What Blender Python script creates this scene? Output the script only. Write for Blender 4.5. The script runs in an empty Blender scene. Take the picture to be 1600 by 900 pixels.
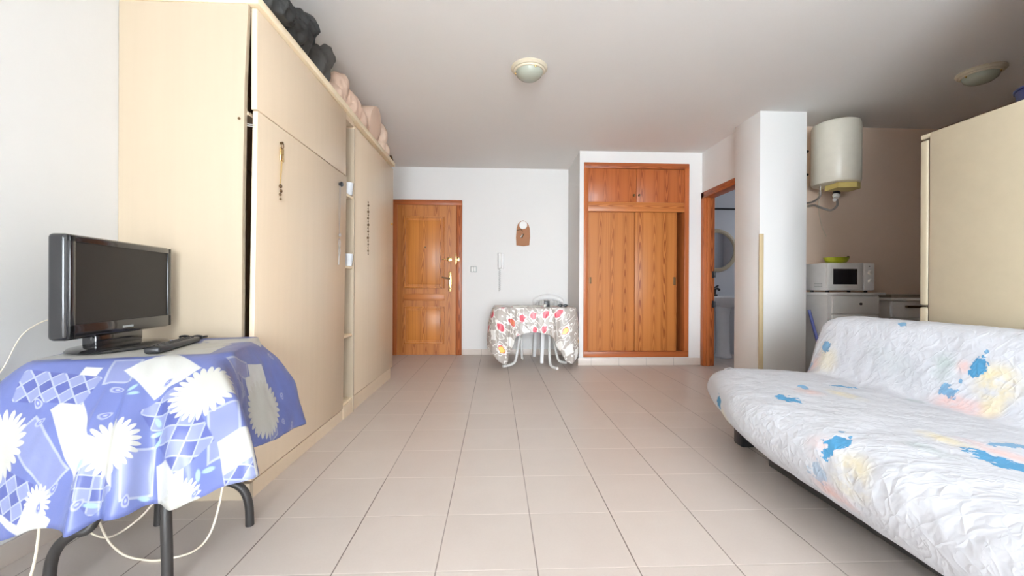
import bpy, bmesh, math, random
from mathutils import Vector, Matrix, noise
S = bpy.context.scene
COL = S.collection
PI = math.pi
random.seed(7)

# ------------------------------------------------------------------ camera, light, exposure
CAM_H = 0.918
PITCH, YAW, ROLL = -0.00156, 0.03933, 0.00461
cam = bpy.data.objects.new('camera', bpy.data.cameras.new('camera'))
COL.objects.link(cam)
cam.data.sensor_width = 36.0
cam.data.lens = 640.74 / 1600 * 36
cam.data.clip_start = 0.02
_f = Vector((math.sin(YAW) * math.cos(PITCH), math.cos(YAW) * math.cos(PITCH), math.sin(PITCH)))
_r0 = Vector((math.cos(YAW), -math.sin(YAW), 0))
_u0 = _r0.cross(_f)
_r = _r0 * math.cos(ROLL) + _u0 * math.sin(ROLL)
_u = -_r0 * math.sin(ROLL) + _u0 * math.cos(ROLL)
cam.matrix_world = Matrix(((_r.x, _u.x, -_f.x, 0), (_r.y, _u.y, -_f.y, 0), (_r.z, _u.z, -_f.z, CAM_H), (0, 0, 0, 1)))
S.camera = cam

S.view_settings.view_transform = 'Standard'
S.view_settings.look = 'None'
S.view_settings.gamma = 1.0
S.view_settings.use_curve_mapping = False
S.view_settings.exposure = 0.48
S.cycles.max_bounces = 14
S.cycles.diffuse_bounces = 9
S.cycles.use_denoising = True
S.cycles.sample_clamp_indirect = 6

world = bpy.data.worlds.new('daylight')
S.world = world
world.use_nodes = True
world.node_tree.nodes['Background'].inputs[0].default_value = (0.86, 0.94, 1.0, 1)
world.node_tree.nodes['Background'].inputs[1].default_value = 15.0

WIN_Y = -3.0                                      # the glazed balcony opening behind the camera
def area(name, loc, rot, sx, sy, power, col):
    l = bpy.data.lights.new(name, 'AREA')
    l.shape = 'RECTANGLE'; l.size = sx; l.size_y = sy; l.energy = power; l.color = col
    o = bpy.data.objects.new(name, l); COL.objects.link(o)
    o.location = loc; o.rotation_euler = rot
    return o
area('daylight', (-2.0, -12.0, 1.9), (PI / 2, 0, 0), 8.0, 5.0, 1350, (0.90, 0.95, 1.0))

# ------------------------------------------------------------------ node helpers
TREE = None
class X:
    """a socket or a number that can be used in arithmetic"""
    def __init__(s, v): s.v = v
    def __add__(a, b): return op('ADD', a, b)
    __radd__ = lambda a, b: op('ADD', b, a)
    def __sub__(a, b): return op('SUBTRACT', a, b)
    def __rsub__(a, b): return op('SUBTRACT', b, a)
    def __mul__(a, b): return op('MULTIPLY', a, b)
    __rmul__ = lambda a, b: op('MULTIPLY', b, a)
    def __truediv__(a, b): return op('DIVIDE', a, b)
    def __neg__(a): return op('MULTIPLY', a, -1.0)
def put(inp, v):
    if isinstance(v, X): v = v.v
    if hasattr(v, 'links') or isinstance(v, bpy.types.NodeSocket): TREE.links.new(v, inp)
    else:
        if isinstance(v, (tuple, list)) and len(v) == 3 and len(inp.default_value) == 4: v = (*v, 1)
        inp.default_value = v
def op(o, a, b=0.0, c=None):
    n = TREE.nodes.new('ShaderNodeMath'); n.operation = o
    put(n.inputs[0], a); put(n.inputs[1], b)
    if c is not None: put(n.inputs[2], c)
    return X(n.outputs[0])
def fmin(a, b): return op('MINIMUM', a, b)
def fmax(a, b): return op('MAXIMUM', a, b)
def fabs(a): return op('ABSOLUTE', a)
def fsin(a): return op('SINE', a)
def fract(a): return op('FRACT', a)
def length(a, b): return op('SQRT', a * a + b * b)
def step(x, e0, e1, smooth=True):
    n = TREE.nodes.new('ShaderNodeMapRange'); n.interpolation_type = 'SMOOTHSTEP' if smooth else 'LINEAR'
    put(n.inputs[0], x); put(n.inputs[1], e0); put(n.inputs[2], e1); put(n.inputs[3], 0.0); put(n.inputs[4], 1.0)
    return X(n.outputs[0])
def below(d, w=0.002):
    "1 inside (d<0), 0 outside"
    return step(d, w, -w) if False else 1.0 - step(d, -w, w)
def mix(f, a, b):
    n = TREE.nodes.new('ShaderNodeMix'); n.data_type = 'RGBA'
    put(n.inputs[0], f); put(n.inputs[6], a); put(n.inputs[7], b)
    return X(n.outputs[2])
def vec(x, y, z=0.0):
    n = TREE.nodes.new('ShaderNodeCombineXYZ')
    put(n.inputs[0], x); put(n.inputs[1], y); put(n.inputs[2], z)
    return X(n.outputs[0])
def coords(kind='Object'):
    n = TREE.nodes.new('ShaderNodeTexCoord')
    s = TREE.nodes.new('ShaderNodeSeparateXYZ')
    TREE.links.new(n.outputs[kind], s.inputs[0])
    return X(s.outputs[0]), X(s.outputs[1]), X(s.outputs[2])
def world_pos():
    n = TREE.nodes.new('ShaderNodeNewGeometry')
    s = TREE.nodes.new('ShaderNodeSeparateXYZ')
    TREE.links.new(n.outputs['Position'], s.inputs[0])
    return X(s.outputs[0]), X(s.outputs[1]), X(s.outputs[2])
def ntex(v, scale=1.0, detail=2.0, rough=0.5):
    n = TREE.nodes.new('ShaderNodeTexNoise')
    put(n.inputs['Vector'], v); put(n.inputs['Scale'], scale); put(n.inputs['Detail'], detail); put(n.inputs['Roughness'], rough)
    return X(n.outputs[0])
def voro(v, scale=1.0, feature='F1'):
    n = TREE.nodes.new('ShaderNodeTexVoronoi'); n.feature = feature
    put(n.inputs['Vector'], v); put(n.inputs['Scale'], scale)
    return X(n.outputs[0])
def bump(h, dist=0.001, strength=1.0):
    n = TREE.nodes.new('ShaderNodeBump')
    put(n.inputs['Height'], h); put(n.inputs['Distance'], dist); put(n.inputs['Strength'], strength)
    return X(n.outputs[0])
def srgb(r, g, b):
    f = lambda c: c / 12.92 if c <= 0.04045 else ((c + 0.055) / 1.055) ** 2.4
    return tuple(f(c / 255.0) for c in (r, g, b))
def mat(name, color=(.8, .8, .8), rough=0.5, metal=0.0, spec=0.5, build=None, coat=0.0, trans=0.0, ior=None):
    """principled material; build() may return dict(color=, normal=, rough=) made of nodes. Flat colours get a faint mottle of their own."""
    global TREE
    m = bpy.data.materials.new(name); m.use_nodes = True
    TREE = m.node_tree
    p = TREE.nodes['Principled BSDF']
    p.inputs['Roughness'].default_value = rough
    p.inputs['Metallic'].default_value = metal
    p.inputs['Specular IOR Level'].default_value = spec
    p.inputs['Coat Weight'].default_value = coat
    p.inputs['Transmission Weight'].default_value = trans
    if ior: p.inputs['IOR'].default_value = ior
    out = build() if build else None
    if out is None:
        x, y, z = coords()
        n = ntex(vec(x, y, z), 18, 3)
        out = dict(color=mix(n, tuple(c * 0.94 for c in color), tuple(min(1, c * 1.05) for c in color)))
    put(p.inputs['Base Color'], out.get('color', color))
    if 'normal' in out: TREE.links.new(out['normal'].v, p.inputs['Normal'])
    if 'rough' in out: put(p.inputs['Roughness'], out['rough'])
    return m

# ------------------------------------------------------------------ materials
def plaster(name, c, amp=0.0006):
    def b():
        x, y, z = world_pos()
        n = ntex(vec(x, y, z), 55, 4, .6)
        l = ntex(vec(x, y, z), 1.7, 3)
        return dict(color=mix(l, tuple(k * .97 for k in c), c), normal=bump(n, amp, .6))
    return mat(name, c, .85, spec=.2, build=b)
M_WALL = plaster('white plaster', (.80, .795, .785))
M_WALL_L = plaster('white plaster toned down for light', (.68, .67, .655))  # darkened copy of the white plaster, offsets strong light on the left wall
M_CEIL = plaster('white ceiling paint', (.84, .83, .815))
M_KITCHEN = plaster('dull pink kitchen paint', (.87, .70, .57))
M_KITCHEN_D = plaster('bounce cutting brown', (.27, .19, .14))  # hidden kitchen walls coloured dark to cut bounce light in the kitchen
M_BATH = plaster('grey bathroom wall', (.62, .64, .68))

def floor_b(dark=1.0):
    def b():
        x, y, z = world_pos()
        T = 0.33
        u, v = (x + 0.19) / T, (y - 1.3297) / T
        du = fabs(fract(u + 0.5) - 0.5) * T
        dv = fabs(fract(v + 0.5) - 0.5) * T
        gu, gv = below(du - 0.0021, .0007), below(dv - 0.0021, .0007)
        cell = TREE.nodes.new('ShaderNodeTexWhiteNoise'); cell.noise_dimensions = '2D'
        put(cell.inputs['Vector'], vec(op('FLOOR', u), op('FLOOR', v)))
        n1, n2 = ntex(vec(x, y, z), 5, 4, .6), ntex(vec(x, y, z), 120, 2)
        c = mix(n1, srgb(196, 184, 176), srgb(208, 198, 190))
        c = mix(n2 * 0.25, c, srgb(220, 212, 206))
        c = mix(X(cell.outputs[0]) * 0.22, c, srgb(186, 174, 167))
        c = mix(gv, c, srgb(222, 212, 204))  # cross joints paler: edge glint painted into the grout colour
        patchy = step(ntex(vec(x * 3.0, y * 0.8, 0.0), 1.3, 2), .3, .6)
        c = mix(gu * (patchy * .6 + .4), c, srgb(120, 106, 98))
        h = 1.0 - fmax(gu, gv)
        return dict(color=c, normal=bump(h + n2 * .05, .0012, .6), rough=n1 * .12 + .30)
    return b
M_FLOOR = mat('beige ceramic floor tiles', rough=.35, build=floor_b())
def base_b():
    x, y, z = world_pos()
    g = fmax(below(fabs(fract((x + 0.19) / .33 + .5) - .5) * .33 - .002, .0008), below(fabs(fract((y - 1.33) / .33 + .5) - .5) * .33 - .002, .0008))
    n = ntex(vec(x, y, z), 9, 3)
    return dict(color=mix(g, mix(n, srgb(205, 192, 182), srgb(217, 206, 198)), srgb(170, 158, 150)))
M_BASE = mat('beige tile baseboard', rough=.4, build=base_b)

def pine(name, light, dark, axis='Z', scale=1.0):
    def b():
        x, y, z = coords()
        if axis == 'Z': a, l = x + y, z
        elif axis == 'X': a, l = z + y * .3, x
        else: a, l = x + z, y
        wob = ntex(vec(a * 3.0, l * 1.1, 2.0), 1.0, 1) - .5
        q = a / (.155 * scale) + wob * .35
        band = op('FLOOR', q)
        wn = TREE.nodes.new('ShaderNodeTexWhiteNoise'); wn.noise_dimensions = '1D'
        put(wn.inputs['W'], band)
        r = X(wn.outputs[0])
        t_ = (fract(q) - .5 + (r - .5) * .3) * (.155 * scale)              # metres from the heart of each board
        g = l * (step(r, .3, .31) * 2.0 - 1.0) + r * 7.0 - t_ * t_ * 420.0 + (ntex(vec(a * 14.0, l * 5.0, 1.0), 1.0, 2) - .5) * .22
        ring = fract(g * 4.6)
        ring = step(ring, .30, .62) * (1.0 - step(ring, .80, .98))         # cathedral arches
        heart = 1.0 - step(fabs(t_), .026 * scale, .052 * scale)
        side = ntex(vec(a * 60.0, l * .5, 3.0), 1.0, 2, .5)
        fine = ntex(vec(a * 160.0, l * 3.0, 0.0), 1.0, 3, .6)
        c = mix(fmin(ring * heart * (r * .5 + .6) + step(side, .50, .72) * .35, 1.0), light, dark)
        c = mix(fine * .28, c, tuple(k * .72 for k in light))
        return dict(color=c, normal=bump(fine, .0003, .5))
    return mat(name, light, .38, spec=.35, build=b, coat=.04)
M_PINE_B = pine('bold honey pine', srgb(206, 132, 62), srgb(142, 72, 26), scale=1.7)
M_PINE = pine('honey pine', srgb(192, 122, 62), srgb(142, 74, 30))
M_PINE_D = pine('reddish pine', srgb(182, 102, 54), srgb(136, 66, 32))
M_PINE_H = pine('honey pine cross grain', srgb(196, 122, 64), srgb(150, 78, 36), axis='X')
M_PINE_DH = pine('reddish pine cross grain', srgb(178, 98, 52), srgb(134, 66, 34), axis='X')
M_PINE_DY = pine('reddish pine along depth', srgb(172, 92, 48), srgb(130, 62, 30), axis='Y')

def laminate(name, c, r=.32):
    def b():
        x, y, z = coords()
        g = ntex(vec(x * 30, y * 30, z * 1.5), 1.0, 3, .55)
        return dict(color=mix(g, tuple(k * .955 for k in c), tuple(min(1, k * 1.03) for k in c)))
    return mat(name, c, r, build=b)
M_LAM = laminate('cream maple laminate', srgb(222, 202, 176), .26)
M_LAM_SIDE = laminate('maple laminate toned down for light', srgb(184, 168, 146), .5)  # darker copy of the door laminate, offsets window light on the side panels
M_EDGE = laminate('pale laminate edging', srgb(240, 222, 190), .4)
M_WHITE = mat('white lacquer', srgb(232, 232, 230), .35)
M_WPLASTIC = mat('white plastic', srgb(236, 236, 236), .4)
M_CREAM = mat('cream enamel', srgb(184, 172, 148), .30)
M_CREAM_D = mat('shaded seal grey', srgb(120, 108, 92), .7)
M_BOILER = mat('off white enamel', srgb(226, 222, 208), .3)
M_YELLOW = mat('yellowed plastic cover', srgb(226, 206, 128), .45)
M_BLACK = mat('black plastic', (.018, .018, .02), .35)
M_GLOSS = mat('gloss black bezel', (.014, .014, .016), .14, coat=.4)
M_SCREEN = mat('dark screen', (.020, .018, .017), .35, spec=.25)
M_DMETAL = mat('black painted steel', (.03, .027, .026), .45)
M_CHROME = mat('chrome', (.75, .75, .75), .15, metal=1)
M_BRASS = mat('brass', (.85, .62, .28), .22, metal=1)
M_BRASSD = mat('aged bronze', (.16, .10, .05), .4, metal=.8)
M_STEEL = mat('grey braided steel', (.38, .36, .34), .45, metal=.7)
M_CABLE = mat('cream cable', srgb(226, 214, 194), .5)
M_CERAMIC = mat('white ceramic', srgb(226, 230, 236), .15, coat=.3)
M_MIRROR = mat('mirror glass', (.72, .74, .76), .03, metal=1)
M_DGREY = mat('dark grey nylon', (.028, .028, .027), .7)
M_GREYCLOTH = mat('charcoal cloth', (.06, .055, .05), .8)
M_PINKCLOTH = mat('pale pink bedding', srgb(214, 186, 166), .9)
M_BEIGE = mat('beige bedding', srgb(220, 196, 176), .9)
M_GREEN = mat('lime green plastic', srgb(172, 178, 40), .4)
M_BLUE = mat('navy blue plastic', srgb(30, 44, 96), .5)
M_BLUEH = mat('blue painted handle', srgb(92, 104, 176), .4)
M_STRIP = mat('pale wood strip', srgb(204, 184, 146), .55)
M_TERRA = mat('brown clay', srgb(168, 116, 82), .7)
M_GREYTOP = mat('grey granite worktop', srgb(132, 124, 112), .35)
M_GLASSD = mat('dark oven glass', (.02, .02, .025), .12)
M_PAPER = mat('paper', srgb(222, 220, 212), .8)
M_OPAL = mat('opal glass shade', srgb(168, 172, 158), .25)
M_RING = mat('cream lamp ring', srgb(210, 200, 178), .4)
M_BROWNB = mat('brown patch', srgb(142, 98, 72), .7)
M_GREYMARK = mat('pale grey print', srgb(170, 176, 176), .5)

# ------------------------------------------------------------------ object helpers
MAT_OF = {}
def thing(name, label, cat, loc=(0, 0, 0), rz=0.0, group=None):
    o = bpy.data.objects.new(name, None); COL.objects.link(o)
    o.empty_display_size = .05
    o.location = loc; o.rotation_euler = (0, 0, rz)
    MAT_OF[o] = Matrix.Translation(loc) @ Matrix.Rotation(rz, 4, 'Z')
    return tag(o, label, cat, group)
def tag(o, label, cat, group=None):
    o['label'] = label; o['category'] = cat
    if group: o['group'] = group
    return o
def structure_empty(name, loc):
    o = bpy.data.objects.new(name, None); COL.objects.link(o); o.location = loc
    MAT_OF[o] = Matrix.Translation(loc); o['kind'] = 'structure'
    return o
def crom(pts, n=8, closed=False):
    P = [Vector(p) for p in pts]; out = []; N = len(P)
    for i in range(N if closed else N - 1):
        if closed: a, b, c, d = P[(i - 1) % N], P[i], P[(i + 1) % N], P[(i + 2) % N]
        else: a, b, c, d = P[max(i - 1, 0)], P[i], P[i + 1], P[min(i + 2, N - 1)]
        for k in range(n):
            t = k / n
            out.append(.5 * ((2 * b) + (c - a) * t + (2 * a - 5 * b + 4 * c - d) * t * t + (3 * b - a - 3 * c + d) * t ** 3))
    if not closed: out.append(P[-1])
    return out
class B:
    """collects shapes in world coordinates (or in the thing's own, with local=True)"""
    def __init__(s): s.bm = bmesh.new(); s.uv = None
    def box(s, x0, x1, y0, y1, z0, z1, bev=0.0, seg=2, M=None):
        r = bmesh.ops.create_cube(s.bm, size=1.0)
        vs = r['verts']
        for v in vs: v.co = Vector(((x0 + x1) / 2 + v.co.x * (x1 - x0), (y0 + y1) / 2 + v.co.y * (y1 - y0), (z0 + z1) / 2 + v.co.z * (z1 - z0)))
        if bev:
            es = list({e for v in vs for e in v.link_edges})
            r = bmesh.ops.bevel(s.bm, geom=es, offset=bev, segments=seg, profile=.5, affect='EDGES')
            vs = list({v for f in r['faces'] for v in f.verts} | {v for v in vs if v.is_valid})
        if M is not None:
            for v in vs: v.co = M @ v.co
        return s
    def ring(s, c, a, b, r, n): return [s.bm.verts.new(c + a * (r * math.cos(2 * PI * k / n)) + b * (r * math.sin(2 * PI * k / n))) for k in range(n)]
    def tube(s, pts, r, n=10, smooth=6, cap=True, closed=False):
        P = crom(pts, smooth, closed) if smooth else [Vector(p) for p in pts]
        rr = r if callable(r) else (lambda t: r)
        N = len(P); prev = None; rings = []
        for i, p in enumerate(P):
            if closed: t = P[(i + 1) % N] - P[i - 1]
            else: t = P[min(i + 1, N - 1)] - P[max(i - 1, 0)]
            t.normalize()
            if prev is None:
                a = t.orthogonal().normalized()
            else:
                a = (prev - t * prev.dot(t)).normalized()
            prev = a
            rings.append(s.ring(p, a, t.cross(a), rr(i / max(1, N - 1)), n))
        for i in range(N if closed else N - 1):
            A, C = rings[i], rings[(i + 1) % N]
            for k in range(n):
                s.bm.faces.new((A[k], A[(k + 1) % n], C[(k + 1) % n], C[k]))
        if cap and not closed:
            s.bm.faces.new(list(reversed(rings[0]))); s.bm.faces.new(rings[-1])
        return s
    def cyl(s, p0, p1, r, n=24): return s.tube([p0, p1], r, n, 0)
    def lathe(s, prof, c, axis=(0, 0, 1), n=40, sy=1.0):
        "prof: (radius, height) from one end to the other; ends at radius 0 are closed"
        ax = Vector(axis).normalized()
        a = Vector((1, 0, 0)) if abs(ax.x) < .9 else Vector((0, 1, 0))
        a = (a - ax * a.dot(ax)).normalized(); b = ax.cross(a)
        c = Vector(c); rings = []
        for r, h in prof:
            if r < 1e-6: rings.append([s.bm.verts.new(c + ax * h)])
            else: rings.append([s.bm.verts.new(c + ax * h + a * (r * math.cos(2 * PI * k / n)) + b * (sy * r * math.sin(2 * PI * k / n))) for k in range(n)])
        for A, C in zip(rings, rings[1:]):
            for k in range(n):
                if len(A) == 1 and len(C) == 1: continue
                if len(A) == 1: s.bm.faces.new((A[0], C[(k + 1) % n], C[k]))
                elif len(C) == 1: s.bm.faces.new((A[k], A[(k + 1) % n], C[0]))
                else: s.bm.faces.new((A[k], A[(k + 1) % n], C[(k + 1) % n], C[k]))
        return s
    def sphere(s, c, rx, ry=None, rz=None, M=None, u=20, v=12):
        ry = rx if ry is None else ry; rz = rx if rz is None else rz
        r = bmesh.ops.create_uvsphere(s.bm, u_segments=u, v_segments=v, radius=1.0)
        for q in r['verts']:
            q.co = Vector((q.co.x * rx, q.co.y * ry, q.co.z * rz))
            if M is not None: q.co = M @ q.co
            q.co += Vector(c)
        return s
    def prism(s, poly, d):
        "poly: 3D points of a planar outline, d: extrusion vector"
        d = Vector(d)
        A = [s.bm.verts.new(Vector(p)) for p in poly]; C = [s.bm.verts.new(Vector(p) + d) for p in poly]
        n = len(A)
        s.bm.faces.new(list(reversed(A))); s.bm.faces.new(C)
        for k in range(n): s.bm.faces.new((A[k], A[(k + 1) % n], C[(k + 1) % n], C[k]))
        return s
    def grid(s, rows, uvs=None, wrap=False):
        V = [[s.bm.verts.new(Vector(p)) for p in row] for row in rows]
        lay = None
        if uvs: lay = s.bm.loops.layers.uv.verify()
        m = len(V[0])
        for i in range(len(V) - 1):
            for k in range(m if wrap else m - 1):
                idx = ((i, k), (i, (k + 1) % m), (i + 1, (k + 1) % m), (i + 1, k))
                f = s.bm.faces.new([V[a][b] for a, b in idx])
                if lay:
                    for lp, (a, b) in zip(f.loops, idx): lp[lay].uv = uvs[a][b]
        return s
    def done(s, name, m, parent=None, sharp=38, flat=False, normals=True):
        if normals: bmesh.ops.recalc_face_normals(s.bm, faces=s.bm.faces[:])
        me = bpy.data.meshes.new(name)
        if parent is not None and parent in MAT_OF:
            s.bm.transform(MAT_OF[parent].inverted())
        s.bm.to_mesh(me); s.bm.free()
        me.materials.append(m)
        if not flat:
            me.polygons.foreach_set('use_smooth', [True] * len(me.polygons))
            me.set_sharp_from_angle(angle=math.radians(sharp))
        o = bpy.data.objects.new(name, me); COL.objects.link(o)
        if parent is not None:
            o.parent = parent
            if parent in MAT_OF: MAT_OF[o] = MAT_OF[parent]
        return o
def base_origin(o, p):
    "move a parentless mesh's origin to p without moving its shape"
    o.data.transform(Matrix.Translation(-Vector(p))); o.location = p
    return o
def struct(name, b, m):
    o = b.done(name, m); o['kind'] = 'structure'; return o
def solo(name, b, m, label, cat, at=None, group=None, **k):
    o = b.done(name, m, **k)
    if at: base_origin(o, at)
    return tag(o, label, cat, group)
def copy_tree(o, parent=None):
    c = o.copy(); COL.objects.link(c)
    if parent: c.parent = parent
    for ch in list(o.children): copy_tree(ch, c)
    return c
def solidify(o, t, off=-1):
    md = o.modifiers.new('thickness', 'SOLIDIFY'); md.thickness = t; md.offset = off
    return o

# ------------------------------------------------------------------ the room
CZ = 2.535
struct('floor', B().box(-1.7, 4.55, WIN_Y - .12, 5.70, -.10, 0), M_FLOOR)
struct('ceiling', B().box(-1.7, 4.55, WIN_Y - .12, 5.70, CZ, CZ + .1), M_CEIL)
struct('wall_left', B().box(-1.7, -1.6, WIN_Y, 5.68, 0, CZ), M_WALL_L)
struct('wall_far', B().box(-1.6, 2.46, 5.58, 5.68, 0, CZ), M_WALL)
struct('wall_window', B().box(-1.6, -.75, WIN_Y - .1, WIN_Y, 0, CZ).box(1.35, 2.36, WIN_Y - .1, WIN_Y, 0, CZ).box(-.75, 1.35, WIN_Y - .1, WIN_Y, 2.38, CZ), M_WALL)
struct('wall_right', B().box(2.36, 2.46, WIN_Y, 1.5, 0, CZ), M_WALL)
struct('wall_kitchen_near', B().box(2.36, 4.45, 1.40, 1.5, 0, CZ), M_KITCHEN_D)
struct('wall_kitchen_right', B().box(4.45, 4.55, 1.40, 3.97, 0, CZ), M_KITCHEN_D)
struct('wall_kitchen_far', B().box(2.83, 4.55, 3.97, 4.03, 0, CZ), M_KITCHEN)
struct('wall_pillar', B().box(2.395, 2.835, 3.64, 4.03, 0, CZ, .004), M_WALL)
struct('wall_bathroom_near', B().box(2.57, 4.1, 4.03, 4.07, 0, CZ), M_BATH)
struct('wall_bathroom_far', B().box(2.57, 4.1, 5.58, 5.68, 0, CZ), M_BATH)
struct('wall_bathroom_right', B().box(4.0, 4.1, 4.07, 5.58, 0, CZ), M_BATH)
struct('wall_bathroom', B().box(2.46, 2.57, 4.03, 4.82, 2.05, CZ).box(2.46, 2.57, 4.82, 5.58, 0, CZ), M_WALL)
CX0, CX1, CY = 0.985, 2.46, 4.815
struct('wall_closet', B().box(CX0, 1.035, CY, 5.58, 0, CZ).box(2.30, CX1, CY, 5.58, 0, CZ).box(1.035, 2.30, CY, 5.58, 2.40, CZ).box(1.035, 2.30, CY, 5.58, 0, .095), M_WALL)
struct('baseboard_far', B().box(-.455, CX0, 5.57, 5.58, 0, .075, .002), M_BASE)
struct('baseboard_closet', B().box(CX0 - .010, CX1, CY - .010, CY, 0, .088, .002).box(CX0 - .010, CX0, CY, 5.57, 0, .075, .002), M_BASE)
struct('baseboard_left', B().box(-1.6, -1.59, WIN_Y, 1.80, 0, .075, .002), M_BASE)
struct('baseboard_right', B().box(2.35, 2.36, WIN_Y, 1.5, 0, .075, .002), M_BASE)
w = structure_empty('window_1', (-.35, WIN_Y - .05, 0))
fb = B()
for x in (-.75, .275, 1.30): fb.box(x, x + .05, WIN_Y - .08, WIN_Y - .03, 0, 2.38)
fb.box(-.75, 1.35, WIN_Y - .08, WIN_Y - .03, 2.33, 2.38).box(-.75, 1.35, WIN_Y - .08, WIN_Y - .03, 0, .04)
fb.done('window_frame', M_WHITE, w)

# ------------------------------------------------------------------ entrance door
d = structure_empty('door_1', (-.9, 5.58, 0))
fy0, fy1 = 5.545, 5.58
f = B()
f.box(-.535, -.458, fy0, fy1, 0, 2.085, .006).box(-1.40, -1.323, fy0, fy1, 0, 2.085, .006)
f.done('door_frame', M_PINE_D, d)
B().box(-1.40, -.458, fy0 - .002, fy1, 2.02, 2.088, .006).done('frame_head', M_PINE_DH, d)
leaf = B().box(-1.322, -.537, 5.556, 5.579, .006, 2.018).done('door_leaf', M_PINE, d)
def panel_frame(x0, x1, z0, z1, y):
    b = B()
    for (a0, a1, c0, c1) in ((x0, x1, z0, z0 + .022), (x0, x1, z1 - .022, z1), (x0, x0 + .022, z0, z1), (x1 - .022, x1, z0, z1)):
        b.box(a0, a1, y - .016, y + .004, c0, c1, .005)
    b.box(x0 + .022, x1 - .022, y - .001, y + .004, z0 + .022, z1 - .022).box(x0 + .05, x1 - .05, y - .008, y, z0 + .05, z1 - .05, .006)
    return b
panel_frame(-1.235, -.690, .900, 1.865, 5.556).done('door_panel', M_PINE_B, leaf)
panel_frame(-1.235, -.690, .150, .655, 5.556).done('door_panel', M_PINE_B, leaf)
B().box(-1.235, -.690, 5.551, 5.558, .735, .825, .002).done('door_rail', M_PINE_H, leaf)
B().lathe([(0, .008), (.011, .008), (.012, .004), (.012, 0)], (-.948, 5.5475, 1.45), (0, -1, 0), 16).done('peephole', M_BRASSD, leaf)
hp = B().box(-.640, -.597, 5.546, 5.557, .855, 1.125, .005).done('handle_plate', M_BRASS, leaf)
B().tube([(-.618, 5.548, 1.03), (-.618, 5.515, 1.03), (-.645, 5.505, 1.035), (-.72, 5.505, 1.05)], .009).done('door_handle', M_BRASSD, hp)
B().lathe([(0, .006), (.012, .006), (.012, 0)], (-.618, 5.546, .90), (0, -1, 0), 14).done('keyhole', M_BRASSD, hp)
lk = B().box(-.655, -.590, 5.535, 5.557, 1.262, 1.318, .006).done('night_latch', M_BRASS, leaf)
B().tube([(-.72, 5.540, 1.292), (-.655, 5.540, 1.292)], .010).done('latch_bolt', M_BRASS, lk)
B().box(-.530, -.488, 5.530, 5.546, 1.262, 1.320, .005).done('strike_box', M_BRASS, d)
B().box(-.548, -.532, 5.548, 5.557, 1.22, 1.37, .002).done('chain_plate', M_BRASS, leaf)

# ------------------------------------------------------------------ built-in closet
t = thing('built_in_closet', 'honey pine built-in closet with sliding doors recessed in the white wall', 'closet', (1.665, CY, .095))
y0, y1 = CY - .012, CY + .09
B().box(1.035, 1.085, y0, y1, .095, 2.40, .004).done('side_jamb', M_PINE_D, t)
B().box(2.245, 2.30, y0, CY + .499, .095, 2.40, .004).done('side_jamb', M_PINE_D, t)
B().box(1.035, 2.30, y0 - .001, y1, 2.335, 2.40, .004).done('head_rail', M_PINE_DH, t)
B().box(1.035, 2.30, y0 - .001, y1, .095, .165, .004).done('bottom_rail', M_PINE_DH, t)
B().box(1.085, 2.245, y0 + .006, y1, 1.825, 1.935, .002).done('middle_rail', M_PINE_H, t)
for i, (a, c) in enumerate(((1.088, 1.665), (1.668, 2.243))):
    dr = B().box(a, c, CY + .004, CY + .024, 1.938, 2.333, .002).done('upper_door', M_PINE_D, t)
    kx = 1.637 if i == 0 else 1.697
    B().lathe([(0, .022), (.010, .021), (.014, .014), (.009, .006), (.013, .002), (.013, 0)], (kx, CY + .004, 2.02), (0, -1, 0), 18).done('knob', M_BRASSD, dr)
s1 = B().box(1.085, 1.680, CY + .052, CY + .072, .166, 1.823).done('sliding_door', M_PINE, t)
s2 = B().box(1.660, 2.165, CY + .022, CY + .044, .166, 1.823, .002).done('sliding_door', M_PINE, t)
B().box(1.118, 1.140, CY + .047, CY + .053, .965, 1.045, .002).done('recessed_pull', M_BRASSD, s1)
B().box(2.125, 2.153, CY + .016, CY + .023, .955, 1.050, .002).box(2.131, 2.147, CY + .013, CY + .017, .970, 1.035, .001).done('recessed_pull', M_BRASSD, s2)

B().box(1.04, 2.295, CY + .50, CY + .515, .10, 2.395).done('inner_back', M_PINE_D, t)

# ------------------------------------------------------------------ bathroom doorway
area('bathroom_fill_light', (3.97, 4.9, 1.7), (0, PI / 2, 0), .8, .9, 3.2, (.86, .92, 1.0))  # unseen area light added to brighten the bathroom, no window behind it
d = structure_empty('door_2', (2.515, 4.40, 0))
def jambs(y0, y1): return B().box(2.445, 2.58, y0, y1, 0, 2.055, .004)
jb = jambs(4.745, 4.812).done('door_jamb', M_PINE_D, d)
jambs(4.032, 4.07).done('door_jamb', M_PINE_D, d)
B().box(2.445, 2.58, 4.032, 4.812, 1.985, 2.056, .004).done('door_head', M_PINE_DY, d)
B().box(2.48, 2.52, 4.730, 4.746, 0, 1.985, .002).done('door_stop', M_PINE_D, d)
for z in (1.08, .73): B().cyl((2.575, 4.735, z - .035), (2.575, 4.735, z + .035), .011, 12).box(2.548, 2.573, 4.738, 4.746, z - .04, z + .04).done('hinge', M_BLACK, jb)

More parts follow.
